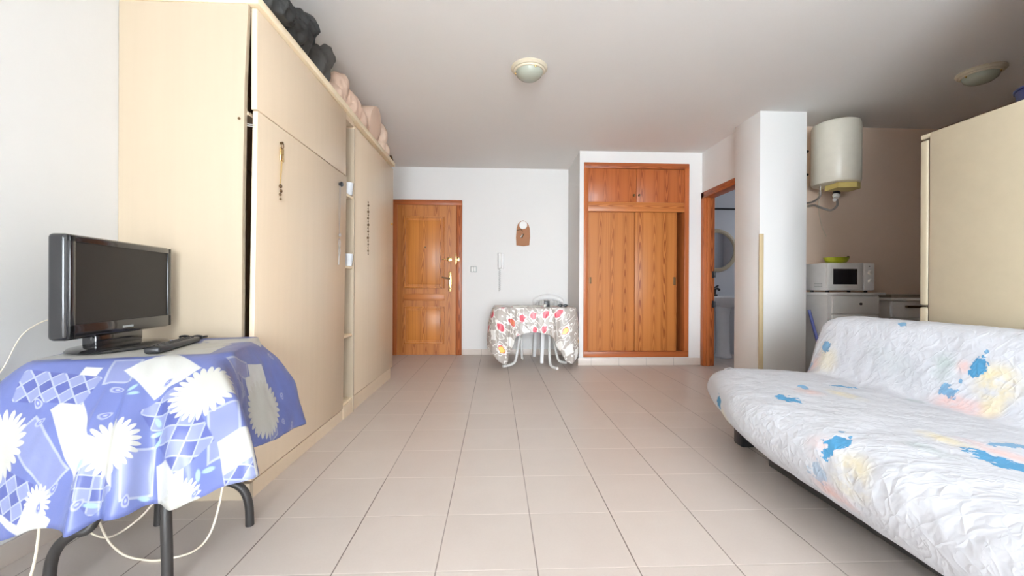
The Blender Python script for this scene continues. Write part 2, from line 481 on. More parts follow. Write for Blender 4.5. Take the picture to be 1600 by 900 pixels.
# ------------------------------------------------------------------ bathroom things
b = B()
t = thing('pedestal_sink', 'white ceramic pedestal sink seen through the bathroom doorway', 'sink', (3.05, 5.35, 0))
B().lathe([(.0, 0), (.115, 0), (.118, .02), (.092, .06), (.085, .30), (.088, .55), (.105, .68)], (3.02, 5.34, 0), n=28, sy=.9).done('pedestal', M_CERAMIC, t)
bs = B()
prof = [(.0, .655), (.11, .66), (.20, .70), (.262, .77), (.275, .80), (.268, .812), (.235, .806), (.20, .77), (.10, .70), (0, .69)]
bs.lathe(prof, (3.08, 5.33, 0), n=40, sy=.84)
bs.box(2.86, 3.30, 5.44, 5.575, .70, .81, .02)
bs.done('basin', M_CERAMIC, t)
tp = B().box(2.965, 3.015, 5.46, 5.52, .808, .84, .006)
tp.tube([(2.99, 5.49, .83), (2.99, 5.48, .90), (2.99, 5.43, .915), (2.99, 5.38, .895)], .016)
tp.tube([(2.99, 5.49, .89), (3.0, 5.50, .93), (3.04, 5.49, .955)], .010)
tp.done('tap', M_BLACK, t)
t = thing('round_mirror', 'round cream-framed mirror above the bathroom sink', 'mirror', (3.05, 5.575, 1.44))
B().lathe([(.245, .004), (.245, .022), (.262, .034), (.290, .030), (.300, .012), (.300, 0)], (3.05, 5.578, 1.44), (0, -1, 0), 56).done('mirror_frame', M_CREAM, t)
B().lathe([(0, .010), (.25, .010), (.25, .002)], (3.05, 5.578, 1.44), (0, -1, 0), 56).done('mirror_glass', M_MIRROR, t)
solo('shower_rail', B().cyl((2.575, 5.40, 1.985), (3.995, 5.40, 1.985), .014, 12), M_BLACK, 'thin dark rail across the top of the bathroom', 'rail', (2.575, 5.40, 1.985))

# ------------------------------------------------------------------ pale strip on the pillar
solo('corner_strip', B().box(2.388, 2.428, 3.628, 3.641, .0, 1.415, .003), M_STRIP, 'pale wooden strip standing on the corner of the white pillar', 'strip', (2.408, 3.634, 0))

# ------------------------------------------------------------------ wall bed unit on the left
WX, WB = -1.035, -1.598
t = thing('wall_bed_cabinet', 'large cream wall bed cabinet with one tall and one upper panel, nearest the television', 'cabinet', (-1.32, 2.35, 0))
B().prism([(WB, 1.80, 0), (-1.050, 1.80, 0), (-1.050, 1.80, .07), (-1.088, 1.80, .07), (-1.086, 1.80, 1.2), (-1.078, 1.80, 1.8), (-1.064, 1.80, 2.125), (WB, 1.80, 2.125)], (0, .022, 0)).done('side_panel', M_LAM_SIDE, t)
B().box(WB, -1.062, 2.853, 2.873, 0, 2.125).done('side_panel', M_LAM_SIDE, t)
B().box(WB, WB + .012, 1.822, 2.853, 0, 2.125).box(WB, -1.075, 1.822, 2.853, 1.66, 1.675).done('carcass', M_LAM, t)
B().box(-1.060, WX, 1.816, 2.872, 1.683, 2.118, .002).done('upper_panel', M_LAM, t)
Mt = Matrix.Translation((-1.055, 0, .0)) @ Matrix.Rotation(math.radians(.72), 4, 'Y') @ Matrix.Translation((1.055, 0, 0))
dp = B().box(-1.072, -1.050, 1.812, 2.868, .075, 1.674, .002, M=Mt).done('bed_panel', M_LAM, t)
B().box(WB + .012, -1.050, 1.823, 2.853, 0, .070).done('plinth', M_LAM, t)
pin = B().cyl((-1.075, 1.812, 1.618), (-1.04, 1.812, 1.612), .0025, 8).cyl((-1.075, 1.812, 1.610), (-1.04, 1.812, 1.604), .0025, 8).done('wire_latch', M_CHROME, t)
B().lathe([(0, .004), (.006, .003), (.006, 0)], (-1.10, 1.80, 1.635), (0, -1, 0), 10).done('screw_cap', M_BRASSD, t)
t = thing('open_shelf_unit', 'narrow cream open shelf unit between the wall bed cabinet and the wardrobe', 'shelf', (-1.32, 2.97, 0))
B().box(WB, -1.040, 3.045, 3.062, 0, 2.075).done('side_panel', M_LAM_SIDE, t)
B().box(WB, WB + .012, 2.874, 3.045, 0, 2.125).done('back_panel', M_LAM, t)
B().box(WB + .012, -1.045, 2.874, 3.045, 2.085, 2.125).done('top_panel', M_LAM, t)
for z in (1.575, 1.065, .575, .11): B().box(WB + .012, -1.05, 2.874, 3.045, z - .018, z, .001).done('shelf_board', M_EDGE, t)
B().box(WB + .012, -1.045, 2.874, 3.045, 0, .09).done('plinth', M_LAM, t)
t = thing('tall_wardrobe', 'tall cream wardrobe with a single wide door, nearest the entrance door', 'wardrobe', (-1.32, 3.62, 0))
B().box(WB, -1.058, 3.063, 3.082, 0, 2.125).done('side_panel', M_LAM, t)
B().box(WB, -1.058, 4.15, 4.17, 0, 2.125).done('side_panel', M_LAM, t)
B().box(WB, WB + .012, 3.082, 4.15, 0, 2.125).box(WB, -1.06, 3.082, 4.15, 2.09, 2.125).done('carcass', M_LAM, t)
Mt = Matrix.Translation((-1.056, 4.168, 0)) @ Matrix.Rotation(math.radians(-.5), 4, 'Z') @ Matrix.Translation((1.056, -4.168, 0))
dr = B().box(-1.056, WX, 3.066, 4.168, .115, 2.10, .0025, M=Mt).done('door', M_LAM, t)
B().lathe([(0, .020), (.010, .019), (.013, .012), (.008, .004), (.008, 0)], (WX, 4.085, 1.537), (1, 0, 0), 16).done('knob', M_BRASS, dr)
B().box(WB + .012, -1.052, 3.082, 4.150, 0, .105).done('plinth', M_LAM, t)
tb = B().box(WB, -1.020, 1.795, 4.18, 2.126, 2.166, .006)
solo('top_board', tb, M_EDGE, 'long cream board lying across the tops of the cabinets on the left', 'board', (-1.3, 3.0, 2.126))

# things on shelves
for z, lab in ((1.575, 'white cup on the upper shelf of the narrow shelf unit'), (1.065, 'white cup on the lower middle shelf of the narrow shelf unit')):
    t = thing('cup', lab, 'cup', (-1.07, 3.0, z), group='white cups on the narrow shelves')
    B().lathe([(0, .001), (.028, .001), (.032, .01), (.040, .088), (.037, .088), (.029, .012), (0, .010)], (-1.07, 3.0, z), n=28).done('body', M_CERAMIC, t)
    B().tube([(-1.10, 2.977, z + .07), (-1.115, 2.962, z + .065), (-1.115, 2.962, z + .035), (-1.098, 2.980, z + .025)], .005).done('handle', M_CERAMIC, t)
solo('trinket', B().lathe([(0, 0), (.018, .0), (.024, .02), (.014, .036), (.016, .044), (0, .048)], (-1.09, 2.905, .5755), n=18), M_BLACK, 'small dark trinket on the low shelf of the narrow shelf unit', 'ornament', (-1.09, 2.90, .575))

# things hanging on the panels
def xof(z): return -1.050 + (z - .0) * math.tan(math.radians(.72)) + .003
t = thing('key_ring', 'brass key tag with chain and charms hanging near the front edge of the tall panel', 'keys', (xof(1.6), 2.0, 1.60))
x = xof(1.6)
B().lathe([(0, .016), (.006, .015), (.006, 0)], (x - .004, 1.998, 1.60), (1, 0, 0), 12).done('hook', M_BRASSD, t)
B().tube([(x + .008, 1.998 + .012 * math.cos(a), 1.590 + .016 * math.sin(a)) for a in [k * PI / 4 for k in range(8)]], .0016, 6, 4, closed=True).done('ring', M_BRASSD, t)
B().box(x, x + .006, 1.985, 2.018, 1.515, 1.578, .002).done('brass_tag', M_BRASS, t)
B().tube([(x + .003, 1.998, 1.515), (x + .003, 1.990, 1.45), (x + .003, 1.985, 1.40)], .0016, 6).tube([(x + .003, 2.004, 1.515), (x + .003, 1.998, 1.46), (x + .003, 1.987, 1.40)], .0016, 6).done('chain', M_BRASS, t)
b = B()
for k, (dy, dz, r) in enumerate(((0, 0, .010), (.004, -.022, .009), (-.003, -.040, .008), (0, -.060, .007))): b.sphere((x + .006, 1.985 + dy, 1.392 + dz), r * .7, r, r, u=12, v=8)
b.done('charm', M_BRASSD, t)
t = thing('pendant', 'long silver chain with a metal pendant hanging from a black knob on the tall panel', 'necklace', (xof(1.58), 2.735, 1.59))
x = xof(1.55)
B().lathe([(0, .026), (.012, .025), (.018, .016), (.010, .006), (.012, 0)], (x - .004, 2.735, 1.590), (1, 0, 0), 18).done('knob', M_BLACK, t)
B().tube([(x + .004, 2.728, 1.585), (x + .004, 2.716, 1.42), (x + .004, 2.722, 1.27)], .0015, 6).tube([(x + .004, 2.742, 1.585), (x + .004, 2.735, 1.42), (x + .004, 2.722, 1.27)], .0015, 6).done('chain', M_STEEL, t)
B().sphere((x + .008, 2.722, 1.255), .007, .014, .014).done('medallion', M_STEEL, t)
B().tube([(x + .005, 2.722 + .013 * math.cos(a), 1.20 + .030 * math.sin(a)) for a in [k * PI / 4 for k in range(8)]], .003, 8, 4, closed=True).tube([(x + .005, 2.722 + .012 * math.cos(a), 1.145 + .028 * math.sin(a)) for a in [k * PI / 4 for k in range(8)]], .003, 8, 4, closed=True).tube([(x + .005, 2.716, 1.12), (x + .005, 2.710, 1.06)], .004, 8).done('pendant_drop', M_STEEL, t)
t = thing('bead_string', 'string of small dark beads hanging on the wardrobe door', 'necklace', (WX, 3.325, 1.60))
B().tube([(WX + .012, 3.325, 1.60), (WX + .012, 3.328, 1.40), (WX + .012, 3.328, 1.17)], .0014, 6).done('cord', M_BRASSD, t)
b = B()
for k in range(17):
    r = (.006, .009, .005, .011)[k % 4] * (.8 if k > 12 else 1)
    b.sphere((WX + .012, 3.325 + .004 * math.sin(k * 2.1), 1.595 - k * .026), r * .8, r, r, u=10, v=6)
b.done('bead', M_BRASSD, t)

# soft things on top of the board
def cloth_lump(name, pts, m, label, cat, amp=.02, fr=9.0, at=None, seed=0.0, sub=3):
    """a soft heap: ellipsoids merged by remesh-like hull: a skinned chain with folds"""
    bm = bmesh.new()
    for (c, r) in pts:
        q = bmesh.ops.create_icosphere(bm, subdivisions=sub, radius=1.0)
        for v in q['verts']: v.co = Vector((v.co.x * r[0], v.co.y * r[1], v.co.z * r[2])) + Vector(c)
    me = bpy.data.meshes.new(name); bm.to_mesh(me); bm.free()
    o = bpy.data.objects.new(name, me); COL.objects.link(o)
    me.materials.append(m)
    rm = o.modifiers.new('merge', 'REMESH'); rm.mode = 'VOXEL'; rm.voxel_size = .009
    dg = bpy.context.evaluated_depsgraph_get()
    me2 = bpy.data.meshes.new_from_object(o.evaluated_get(dg))
    o.modifiers.clear(); o.data = me2; bpy.data.meshes.remove(me); me2.name = name
    if not me2.materials: me2.materials.append(m)
    z0 = at[2]
    me2.update()
    nr = [v.normal.copy() for v in me2.vertices]
    for v, n in zip(me2.vertices, nr):
        p = v.co * fr + Vector((seed, 0, 0))
        k = noise.fractal(p, .9, 2.0, 3) * amp
        rid = 1 - abs(noise.noise(p * 1.3 + Vector((0, 0, k * 30)))) * 2
        rid2 = 1 - abs(noise.noise(p * 2.6)) * 2
        v.co += n * (k * .5 + rid * amp * .7 + rid2 * amp * .25)
        if v.co.z < z0 + .001: v.co.z = z0 + .001
    me2.polygons.foreach_set('use_smooth', [True] * len(me2.polygons))
    base_origin(o, at)
    return tag(o, label, cat)
TZ = 2.167
cloth_lump('black_jacket', [((-1.20, 1.98, TZ + .05), (.20, .16, .07)), ((-1.12, 2.10, TZ + .06), (.12, .12, .075)), ((-1.10, 2.22, TZ + .11), (.10, .09, .10)), ((-1.07, 2.29, TZ + .165), (.05, .055, .055)), ((-1.25, 2.22, TZ + .08), (.15, .15, .10))], M_DGREY,
           'black crumpled jacket lying on the top board at the front end', 'jacket', .045, 7, (-1.15, 2.10, TZ), 1.0)
cloth_lump('grey_bag', [((-1.18, 2.49, TZ + .06), (.13, .06, .07)), ((-1.09, 2.52, TZ + .09), (.07, .08, .10)), ((-1.06, 2.55, TZ + .15), (.05, .05, .06))], M_GREYCLOTH,
           'dark grey bag behind the black jacket on the top board', 'bag', .032, 8, (-1.13, 2.48, TZ), 5.0)
cloth_lump('folded_blanket', [((-1.16, 2.84, TZ + .05), (.12, .14, .07)), ((-1.11, 2.90, TZ + .13), (.06, .09, .10)), ((-1.10, 2.97, TZ + .19), (.035, .05, .06)), ((-1.12, 3.12, TZ + .10), (.08, .17, .12)), ((-1.13, 3.30, TZ + .09), (.09, .13, .10))], M_PINKCLOTH,
           'pale pink blanket heaped into a peak on the top board', 'blanket', .014, 8, (-1.13, 3.0, TZ), 9.0)
PY = 3.60
b = B()
b.tube([(-1.52, PY, TZ + .155), (-1.3, PY, TZ + .158), (-1.10, PY, TZ + .155), (-1.04, PY, TZ + .15)], lambda t: .15 if t < .93 else .15 - .05 * (t - .93) / .07, 28, 8)
solo('rolled_pillow', b, M_PINKCLOTH, 'pale pink rolled pillow with a round end on the top board', 'pillow', (-1.25, PY, TZ))
cloth_lump('folded_sheet', [((-1.16, 3.88, TZ + .07), (.12, .10, .09)), ((-1.10, 3.88, TZ + .16), (.07, .09, .11)), ((-1.14, 4.02, TZ + .08), (.1, .09, .09))], M_BEIGE,
           'beige folded sheet beside the rolled pillow on the top board', 'sheet', .014, 9, (-1.15, 3.9, TZ), 13.0)
b = B().tube([(-1.04, 4.10, TZ + .008), (-1.05, 4.115, TZ + .05), (-1.04, 4.13, TZ + .03), (-1.05, 4.15, TZ + .055), (-1.04, 4.165, TZ + .008)], .007, 8)
solo('metal_hook', b, M_BRASSD, 'small dark bent hook at the far end of the top board', 'hook', (-1.05, 4.13, TZ))

# ------------------------------------------------------------------ ceiling lamps
t = thing('ceiling_lamp', 'round ceiling lamp with cream ring and opal glass in the middle of the ceiling', 'lamp', (.238, 3.01, CZ), group='round ceiling lamps')
C = (.238, 3.01, CZ)
B().lathe([(0, -.001), (.132, -.001), (.134, -.012), (.122, -.024), (.112, -.024), (.108, -.034), (.098, -.036), (.094, -.020)], C, n=56).done('lamp_ring', M_RING, t)
B().lathe([(.100, -.022), (.099, -.040), (.090, -.062), (.068, -.080), (.038, -.090), (0, -.093)], C, n=56).done('lamp_shade', M_OPAL, t)
for a in (52, 172, 292):
    a = math.radians(a)
    p = Vector((C[0] + .100 * math.cos(a), C[1] + .100 * math.sin(a), CZ - .036))
    B().sphere(p, .008, .008, .012, u=12, v=8).done('clip', M_BRASS, t)
c = copy_tree(t)
c.location = (3.58, 2.90, CZ)
c['label'] = 'round ceiling lamp in the dark kitchen corner above the fridge'

# ------------------------------------------------------------------ small things on the far wall
t = thing('light_switch', 'small white light switch beside the entrance door', 'switch', (-.303, 5.58, 1.16))
B().box(-.343, -.263, 5.570, 5.5799, 1.12, 1.20, .003).done('plate', M_GREYMARK, t)
B().box(-.335, -.306, 5.564, 5.571, 1.128, 1.192, .003).box(-.300, -.271, 5.564, 5.571, 1.128, 1.192, .003).done('rocker', M_WHITE, t)
t = thing('intercom_phone', 'white intercom handset with a coiled cord on the far wall', 'phone', (.063, 5.58, 1.27))
B().box(.020, .106, 5.548, 5.5799, 1.165, 1.385, .010).done('base', M_WPLASTIC, t)
B().box(.030, .072, 5.505, 5.535, 1.175, 1.375, .012).box(.028, .074, 5.520, 5.550, 1.325, 1.382, .010).box(.028, .074, 5.520, 5.550, 1.168, 1.222, .010).done('handset', M_WHITE, t)
cp = [(.05 + .012 * math.cos(k * 1.5), 5.545 + .012 * math.sin(k * 1.5), 1.17 - k * .0062) for k in range(50)]
B().tube(cp, .0035, 6, 3).done('coiled_cord', mat('grey cord', srgb(196, 196, 196), .5), t)
t = thing('wall_plaque', 'brown clay plaque with a white round dial on the far wall', 'plaque', (.365, 5.58, 1.645))
pl = [(.275, 5.565, 1.49), (.375, 5.565, 1.480), (.452, 5.565, 1.492), (.462, 5.565, 1.60), (.458, 5.565, 1.72), (.435, 5.565, 1.78), (.40, 5.565, 1.815), (.365, 5.565, 1.828), (.33, 5.565, 1.815), (.295, 5.565, 1.78), (.278, 5.565, 1.72), (.270, 5.565, 1.60)]
B().prism(pl, (0, .0145, 0)).done('slab', M_TERRA, t)
B().lathe([(0, .008), (.050, .007), (.056, 0)], (.368, 5.566, 1.765), (0, -1, 0), 32).done('dial', M_WHITE, t)
B().tube([(.275, 5.562, 1.69), (.335, 5.560, 1.705), (.36, 5.560, 1.68)], .005, 8).tube([(.345, 5.558, 1.59), (.372, 5.556, 1.645)], .009, 8).done('pointer', M_BRASSD, t)
B().tube([(.335, 5.556, 1.60), (.358, 5.554, 1.632)], .006, 8).done('white_mark', M_WHITE, t)

# ------------------------------------------------------------------ draped tablecloth builder
def rounded_rect(cx, cy, hx, hy, r, rot, n=200):
    """outline points by angle around the centre"""
    out = []
    for k in range(n):
        a = 2 * PI * k / n
        dx, dy = math.cos(a), math.sin(a)
        lo, hi = 0.0, hx + hy
        for _ in range(40):
            m = (lo + hi) / 2; x, y = abs(dx * m), abs(dy * m)
            qx, qy = max(x - (hx - r), 0), max(y - (hy - r), 0)
            inside = (qx * qx + qy * qy <= r * r) and x <= hx and y <= hy
            if inside: lo = m
            else: hi = m
        x, y = dx * lo, dy * lo
        c, s = math.cos(rot), math.sin(rot)
        out.append((cx + x * c - y * s, cy + x * s + y * c))
    return out
def drape(name, cx, cy, z, hx, hy, r, rot, hem, m, N=440, nd=34, flare=.55, wrinkle=.006, seed=0.0):
    """cloth over a table top: flat on top, rolling over the edge and hanging to the hem polyline (x, y, z) that goes round the table"""
    top = rounded_rect(cx, cy, hx, hy, r, rot, N)
    H = crom(hem, 24, True)
    ang = lambda p: math.atan2(p[1] - cy, p[0] - cx)
    # arc-length-free matching: walk hem and top together by angle measured round the table (hem order is monotone but may fold)
    HA = [ang(p) for p in H]
    un = [HA[0]]
    for a in HA[1:]:
        q = a
        while q - un[-1] > PI: q -= 2 * PI
        while q - un[-1] < -PI: q += 2 * PI
        un.append(q)
    # top parameter by smoothed angle
    L = len(H)
    sm = []
    per = 2 * PI if un[-1] > un[0] else -2 * PI
    for i in range(L):
        acc = 0; w = 0
        for k in range(-16, 17):
            j = i + k; off = 0
            if j < 0: j += L; off = -per
            elif j >= L: j -= L; off = per
            acc += un[j] + off; w += 1
        sm.append(acc / w)
    def top_at(a):
        u = ((a - rot) % (2 * PI)) / (2 * PI) * N
        i = int(u) % N; f = u - int(u)
        p, q = top[i], top[(i + 1) % N]
        return Vector((p[0] * (1 - f) + q[0] * f, p[1] * (1 - f) + q[1] * f, z))
    rows, uvs = [], []
    T = [top_at(a) for a in sm]
    D = [Vector((math.cos(a), math.sin(a), 0)) for a in sm]
    for k in range(9):                                # top, from near the centre outwards
        f = .03 + .97 * (k / 8) ** .8
        row = []; uv = []
        for i in range(L):
            p = Vector((cx, cy, z)).lerp(T[i], f)
            p.z += .0025 * noise.noise(Vector((p.x * 14 + seed, p.y * 14, 0)))
            row.append(p); uv.append((p.x - cx, p.y - cy))
        rows.append(row); uvs.append(uv)
    prev = rows[-1]; acc = [0.0] * L
    for k in range(1, nd + 1):
        s = k / nd
        row = []; uv = []
        for i in range(L):
            h = H[i]; t0 = T[i]
            # horizontal part eases out first, vertical part takes over
            e = 1 - (1 - s) ** 2.6
            xy = t0.lerp(Vector((h.x, h.y, z)), e * flare + s * (1 - flare))
            drop = s ** 1.22
            p = Vector((xy.x, xy.y, z + (h.z - z) * drop))
            q = Vector((p.x * 9 + seed, p.y * 9, p.z * 5))
            a = wrinkle * min(1, s * 3)
            p += D[i] * (noise.fractal(q, 1.0, 2.0, 3) * a) + Vector((0, 0, 1)) * noise.noise(q * 1.7) * a * .3
            acc[i] += (p - prev[i]).length
            row.append(p); uv.append((t0.x - cx + D[i].x * acc[i], t0.y - cy + D[i].y * acc[i]))
        rows.append(row); uvs.append(uv); prev = row
    b = B()
    b.grid(rows, uvs, wrap=True)
    c0 = b.bm.verts.new((cx, cy, z))
    lay = b.bm.loops.layers.uv.verify()
    b.bm.verts.ensure_lookup_table()
    first = [b.bm.verts[i] for i in range(L)]
    for i in range(L):
        fc = b.bm.faces.new((c0, first[(i + 1) % L], first[i]))
        for lp in fc.loops: lp[lay].uv = (lp.vert.co.x - cx, lp.vert.co.y - cy)
    o = b.done(name, m, sharp=80)
    o.data.transform(Matrix.Translation((-cx, -cy, -z))); o.location = (cx, cy, z)
    solidify(o, .0018, 1)
    return o

# pattern pieces, in cloth metres (u, v)
def rot2(u, v, a):
    c, s = math.cos(a), math.sin(a)
    return u * c + v * s, v * c - u * s
def d_rect(u, v, cx, cy, hx, hy, a=0.0):
    x, y = rot2(u - cx, v - cy, a)
    return fmax(fabs(x) - hx, fabs(y) - hy), x, y
def d_flower(u, v, cx, cy, r, n, amp, a=0.0):
    x, y = u - cx, v - cy
    th = op('ARCTAN2', y, x)
    pet = fabs(fsin(th * (n / 2.0) + a))
    return length(x, y) - (op('POWER', pet, .7) * amp + r)
def d_drop(u, v, cx, cy, r, a):
    x, y = rot2(u - cx, v - cy, a)
    return length(x, y * (1.0 + x * (.22 / r) * 0 + 0)) + x * .35 - r if False else length(x * .72, y * (1.0 + step(x, -r, r * 1.4, False) * .9)) - r

def blue_cloth_b():
    u, v, _ = coords('UV')
    c = mix(ntex(vec(u, v), 7, 2), srgb(84, 94, 144), srgb(96, 106, 156))
    pale, line, white, dkb = srgb(112, 119, 158), srgb(146, 151, 168), srgb(178, 178, 174), srgb(74, 83, 138)
    for (cx, cy, hx, hy, a) in PALE_PATCH:
        dd, x, y = d_rect(u, v, cx, cy, hx, hy, a)
        c = mix(below(dd - .006), c, line)
        c = mix(below(dd), c, pale)
    for (cx, cy, hx, hy, a) in WHITE_PATCH:
        dd, x, y = d_rect(u, v, cx, cy, hx, hy, a)
        c = mix(below(dd), c, white)
    for (cx, cy, hx, hy, a, q) in CHECKS:
        dd, x, y = d_rect(u, v, cx, cy, hx, hy, a)
        gx, gy = rot2(u - cx, v - cy, a + PI / 4)
        fx, fy = fract(gx / q + 40.0), fract(gy / q + 40.0)
        par = op('FLOOR', gx / q + 40.0) + op('FLOOR', gy / q + 40.0)
        par = op('MODULO', par, 2.0)
        k = mix(par, srgb(118, 125, 160), dkb)
        g = fmin(fmin(fx, 1.0 - fx), fmin(fy, 1.0 - fy))
        k = mix(below(g - .06, .02), k, line)
        c = mix(below(dd), c, k)
    for (cx, cy, r, n, amp, a) in FLOWERS:
        dd = d_flower(u, v, cx, cy, r, n, amp, a)
        c = mix(below(dd), c, srgb(172, 171, 164))
    for (cx, cy, r, a) in DROPS:
        x, y = rot2(u - cx, v - cy, a)
        q = length(x * .75, y * (1.0 + step(x, -r, r * 1.5, False)))
        c = mix(below(q - r), c, line)
        c = mix(below(q - r * .66), c, srgb(94, 101, 158))
        c = mix(below(q - r * .30), c, srgb(150, 156, 178))
    for (cx, cy, r, a) in LEAVES:
        x, y = rot2(u - cx, v - cy, a)
        c = mix(below(length(x * .4, y) - r), c, srgb(140, 166, 172))
    wr = ntex(vec(u, v), 22, 4, .55)
    return dict(color=c, normal=bump(wr, .004, .35))
# (placed where the photo shows them on the cloth)
PALE_PATCH = [(.018, -.529, .095, .036, -.63), (.313, -.523, .056, .036, -1.03), (.471, -.389, .062, .030, -.85), (.097, -.285, .040, .030, -1.25), (.345, -.097, .026, .055, -.15), (-.25, -.30, .05, .03, .3), (.56, .05, .05, .03, .4), (-.10, .20, .06, .04, .2)]
WHITE_PATCH = [(.098, -.475, .115, .036, -.78), (.413, -.515, .060, .034, -.88), (.560, -.435, .075, .036, -.66), (.025, -.318, .022, .030, .1), (.195, -.262, .075, .062, -.45), (.003, -.675, .10, .038, -.35), (.235, -.540, .045, .016, -1.05),
               (-.10, -.14, .14, .10, .3), (.06, -.12, .17, .09, .33), (-.20, -.55, .10, .025, -.6), (.47, .00, .10, .055, .1), (.38, .02, .05, .05, .0), (.13, .16, .10, .07, .5), (-.30, .05, .10, .08, .2)]
CHECKS = [(-.034, -.360, .100, .042, .02, .032), (.345, -.402, .112, .050, -.52, .036), (.212, -.585, .052, .040, -.5, .030), (-.055, -.625, .07, .05, -.3, .034), (.40, -.13, .040, .030, .2, .028), (.60, -.47, .04, .03, -.6, .03), (.02, .05, .07, .05, .4, .034), (-.25, -.15, .05, .05, .2, .034)]
FLOWERS = [(.212, -.487, .047, 24, .024, 0), (.350, -.306, .058, 26, .026, .3), (.497, .02, .080, 28, .028, .1), (-.128, -.513, .062, 24, .028, .2), (.475, -.545, .030, 20, .022, .4), (.05, -.640, .025, 18, .02, .1), (.10, .02, .07, 26, .028, 0), (-.2, .25, .07, 26, .028, 0), (-.42, -.2, .07, 26, .028, 0)]
DROPS = [(-.053, -.405, .013, 2.4), (.129, -.346, .012, .2), (.150, -.419, .011, 1.0), (.092, -.603, .013, 1.0), (.323, -.590, .012, 1.9), (.574, .234, .013, .5), (.555, .155, .011, .9), (.46, .16, .010, .4), (.24, -.30, .010, 1.4), (-.02, -.452, .010, .9), (.06, -.65, .011, 1.5), (.205, -.625, .012, 1.2), (.43, -.25, .011, 1.5), (.50, -.52, .010, 1.3), (.30, .16, .012, .5), (.36, .23, .011, .8)]
LEAVES = [(.300, -.425, .006, .6), (.285, -.398, .006, -.5), (.318, -.445, .005, 1.4), (.500, -.470, .006, .4), (.480, -.485, .006, -.8), (.36, -.57, .006, .3), (.165, -.335, .005, 1.2), (.178, -.35, .005, .4), (.165, -.54, .006, 1.3), (.23, -.62, .006, .2)]
M_CLOTH = mat('blue floral oilcloth', rough=.38, build=blue_cloth_b)

# ------------------------------------------------------------------ left: table, cloth, television
TC = (-1.165, 1.50); TTZ = .70; TROT = math.radians(19)
t = thing('folding_table', 'small black-legged folding table under the blue floral cloth', 'table', (TC[0], TC[1], 0))
tp = rounded_rect(TC[0], TC[1], .235, .235, .05, TROT, 80)
B().prism([(x, y, TTZ - .032) for x, y in tp], (0, 0, .028)).done('tabletop', M_BLACK, t)
def bent(top, knee, foot): return [top, (top[0], top[1], .50), (top[0] * .8 + knee[0] * .2, top[1] * .8 + knee[1] * .2, .30), knee, foot]
for pts in ([(-1.08, 1.42, .668), (-1.03, 1.34, .45), (-.990, 1.275, .26), (-.977, 1.262, .12), (-.972, 1.258, 0)],
            [(-1.22, 1.42, .668), (-1.19, 1.34, .40), (-1.195, 1.27, .215), (-1.235, 1.252, .190), (-1.275, 1.25, .155), (-1.297, 1.25, .10), (-1.302, 1.25, 0)],
            [(-1.10, 1.56, .668), (-1.13, 1.575, .40), (-1.13, 1.585, .200), (-1.075, 1.59, .178), (-1.010, 1.60, .172), (-.962, 1.605, .140), (-.943, 1.61, .08), (-.940, 1.612, 0)],
            [(-1.23, 1.58, .668), (-1.265, 1.61, .40), (-1.285, 1.625, .15), (-1.292, 1.627, 0)]):
    B().tube(pts, .0148, 14, 8).done('leg', M_DMETAL, t)
HEM = [(-1.30, 1.06, .275), (-1.21, 1.045, .292), (-1.12, 1.045, .322), (-1.045, 1.035, .325), (-1.018, 1.022, .318), (-.985, 1.060, .335), (-.955, 1.045, .342), (-.925, 1.06, .340), (-.905, 1.105, .345),
       (-.875, 1.110, .345), (-.830, 1.085, .342), (-.785, 1.105, .357), (-.715, 1.105, .388), (-.640, 1.125, .405), (-.70, 1.21, .40), (-.80, 1.33, .37), (-.835, 1.43, .36), (-.815, 1.56, .352), (-.80, 1.66, .352), (-.80, 1.750, .350),
       (-.90, 1.785, .38), (-1.02, 1.785, .40), (-1.15, 1.785, .42), (-1.30, 1.79, .42), (-1.45, 1.785, .42), (-1.56, 1.77, .40), (-1.585, 1.65, .38), (-1.585, 1.50, .36), (-1.585, 1.32, .33), (-1.54, 1.16, .29), (-1.44, 1.08, .27)]
o = drape('blue_tablecloth', TC[0], TC[1], TTZ, .245, .245, .06, TROT, HEM, M_CLOTH, flare=.62, wrinkle=.012, seed=3.0)
tag(o, 'blue tablecloth with white sunflowers draped over the small table on the left', 'tablecloth')

A, Bv = Vector((-1.268, 1.262, 0)), Vector((-1.338, 1.742, 0))
ax = (Bv - A).normalized(); nrm = Vector((ax.y, -ax.x, 0)); ctr = (A + Bv) / 2; LEN = (Bv - A).length
TVM = Matrix(((ax.x, nrm.x, 0, ctr.x), (ax.y, nrm.y, 0, ctr.y), (0, 0, 1, 0), (0, 0, 0, 1)))      # local: x along the set, y out of the screen
t = thing('television', 'black flat-screen television on the blue tablecloth', 'television', (ctr.x, ctr.y, TTZ))
B().box(-LEN / 2, LEN / 2, -.052, 0, .752, 1.073, .014, 4, M=TVM).done('housing', M_GLOSS, t)
B().box(-LEN / 2 + .06, LEN / 2 - .06, -.088, -.045, .80, 1.03, .02, 3, M=TVM).done('rear_cover', M_BLACK, t)
hl = LEN / 2
bz = B()
for q in ((-hl + .005, hl - .005, 1.048, 1.068), (-hl + .005, hl - .005, .757, .800), (-hl + .005, -hl + .026, .757, 1.068), (hl - .026, hl - .005, .757, 1.068)):
    bz.box(q[0], q[1], -.004, .006, q[2], q[3], .003, M=TVM)
bz.done('bezel', M_GLOSS, t)
B().box(-hl + .024, hl - .024, -.003, .0015, .798, 1.050, M=TVM).done('screen', M_SCREEN, t)
B().box(-.028, .022, .004, .0066, .772, .779, M=TVM).done('badge', M_GREYMARK, t)
B().box(-.11, .11, -.06, -.015, .712, .762, .010, M=TVM).done('neck', M_GLOSS, t)
st = B().lathe([(0, .003), (.165, .003), (.172, .007), (.165, .013), (.12, .018), (0, .022)], (0, 0, 0), n=56, sy=.68)
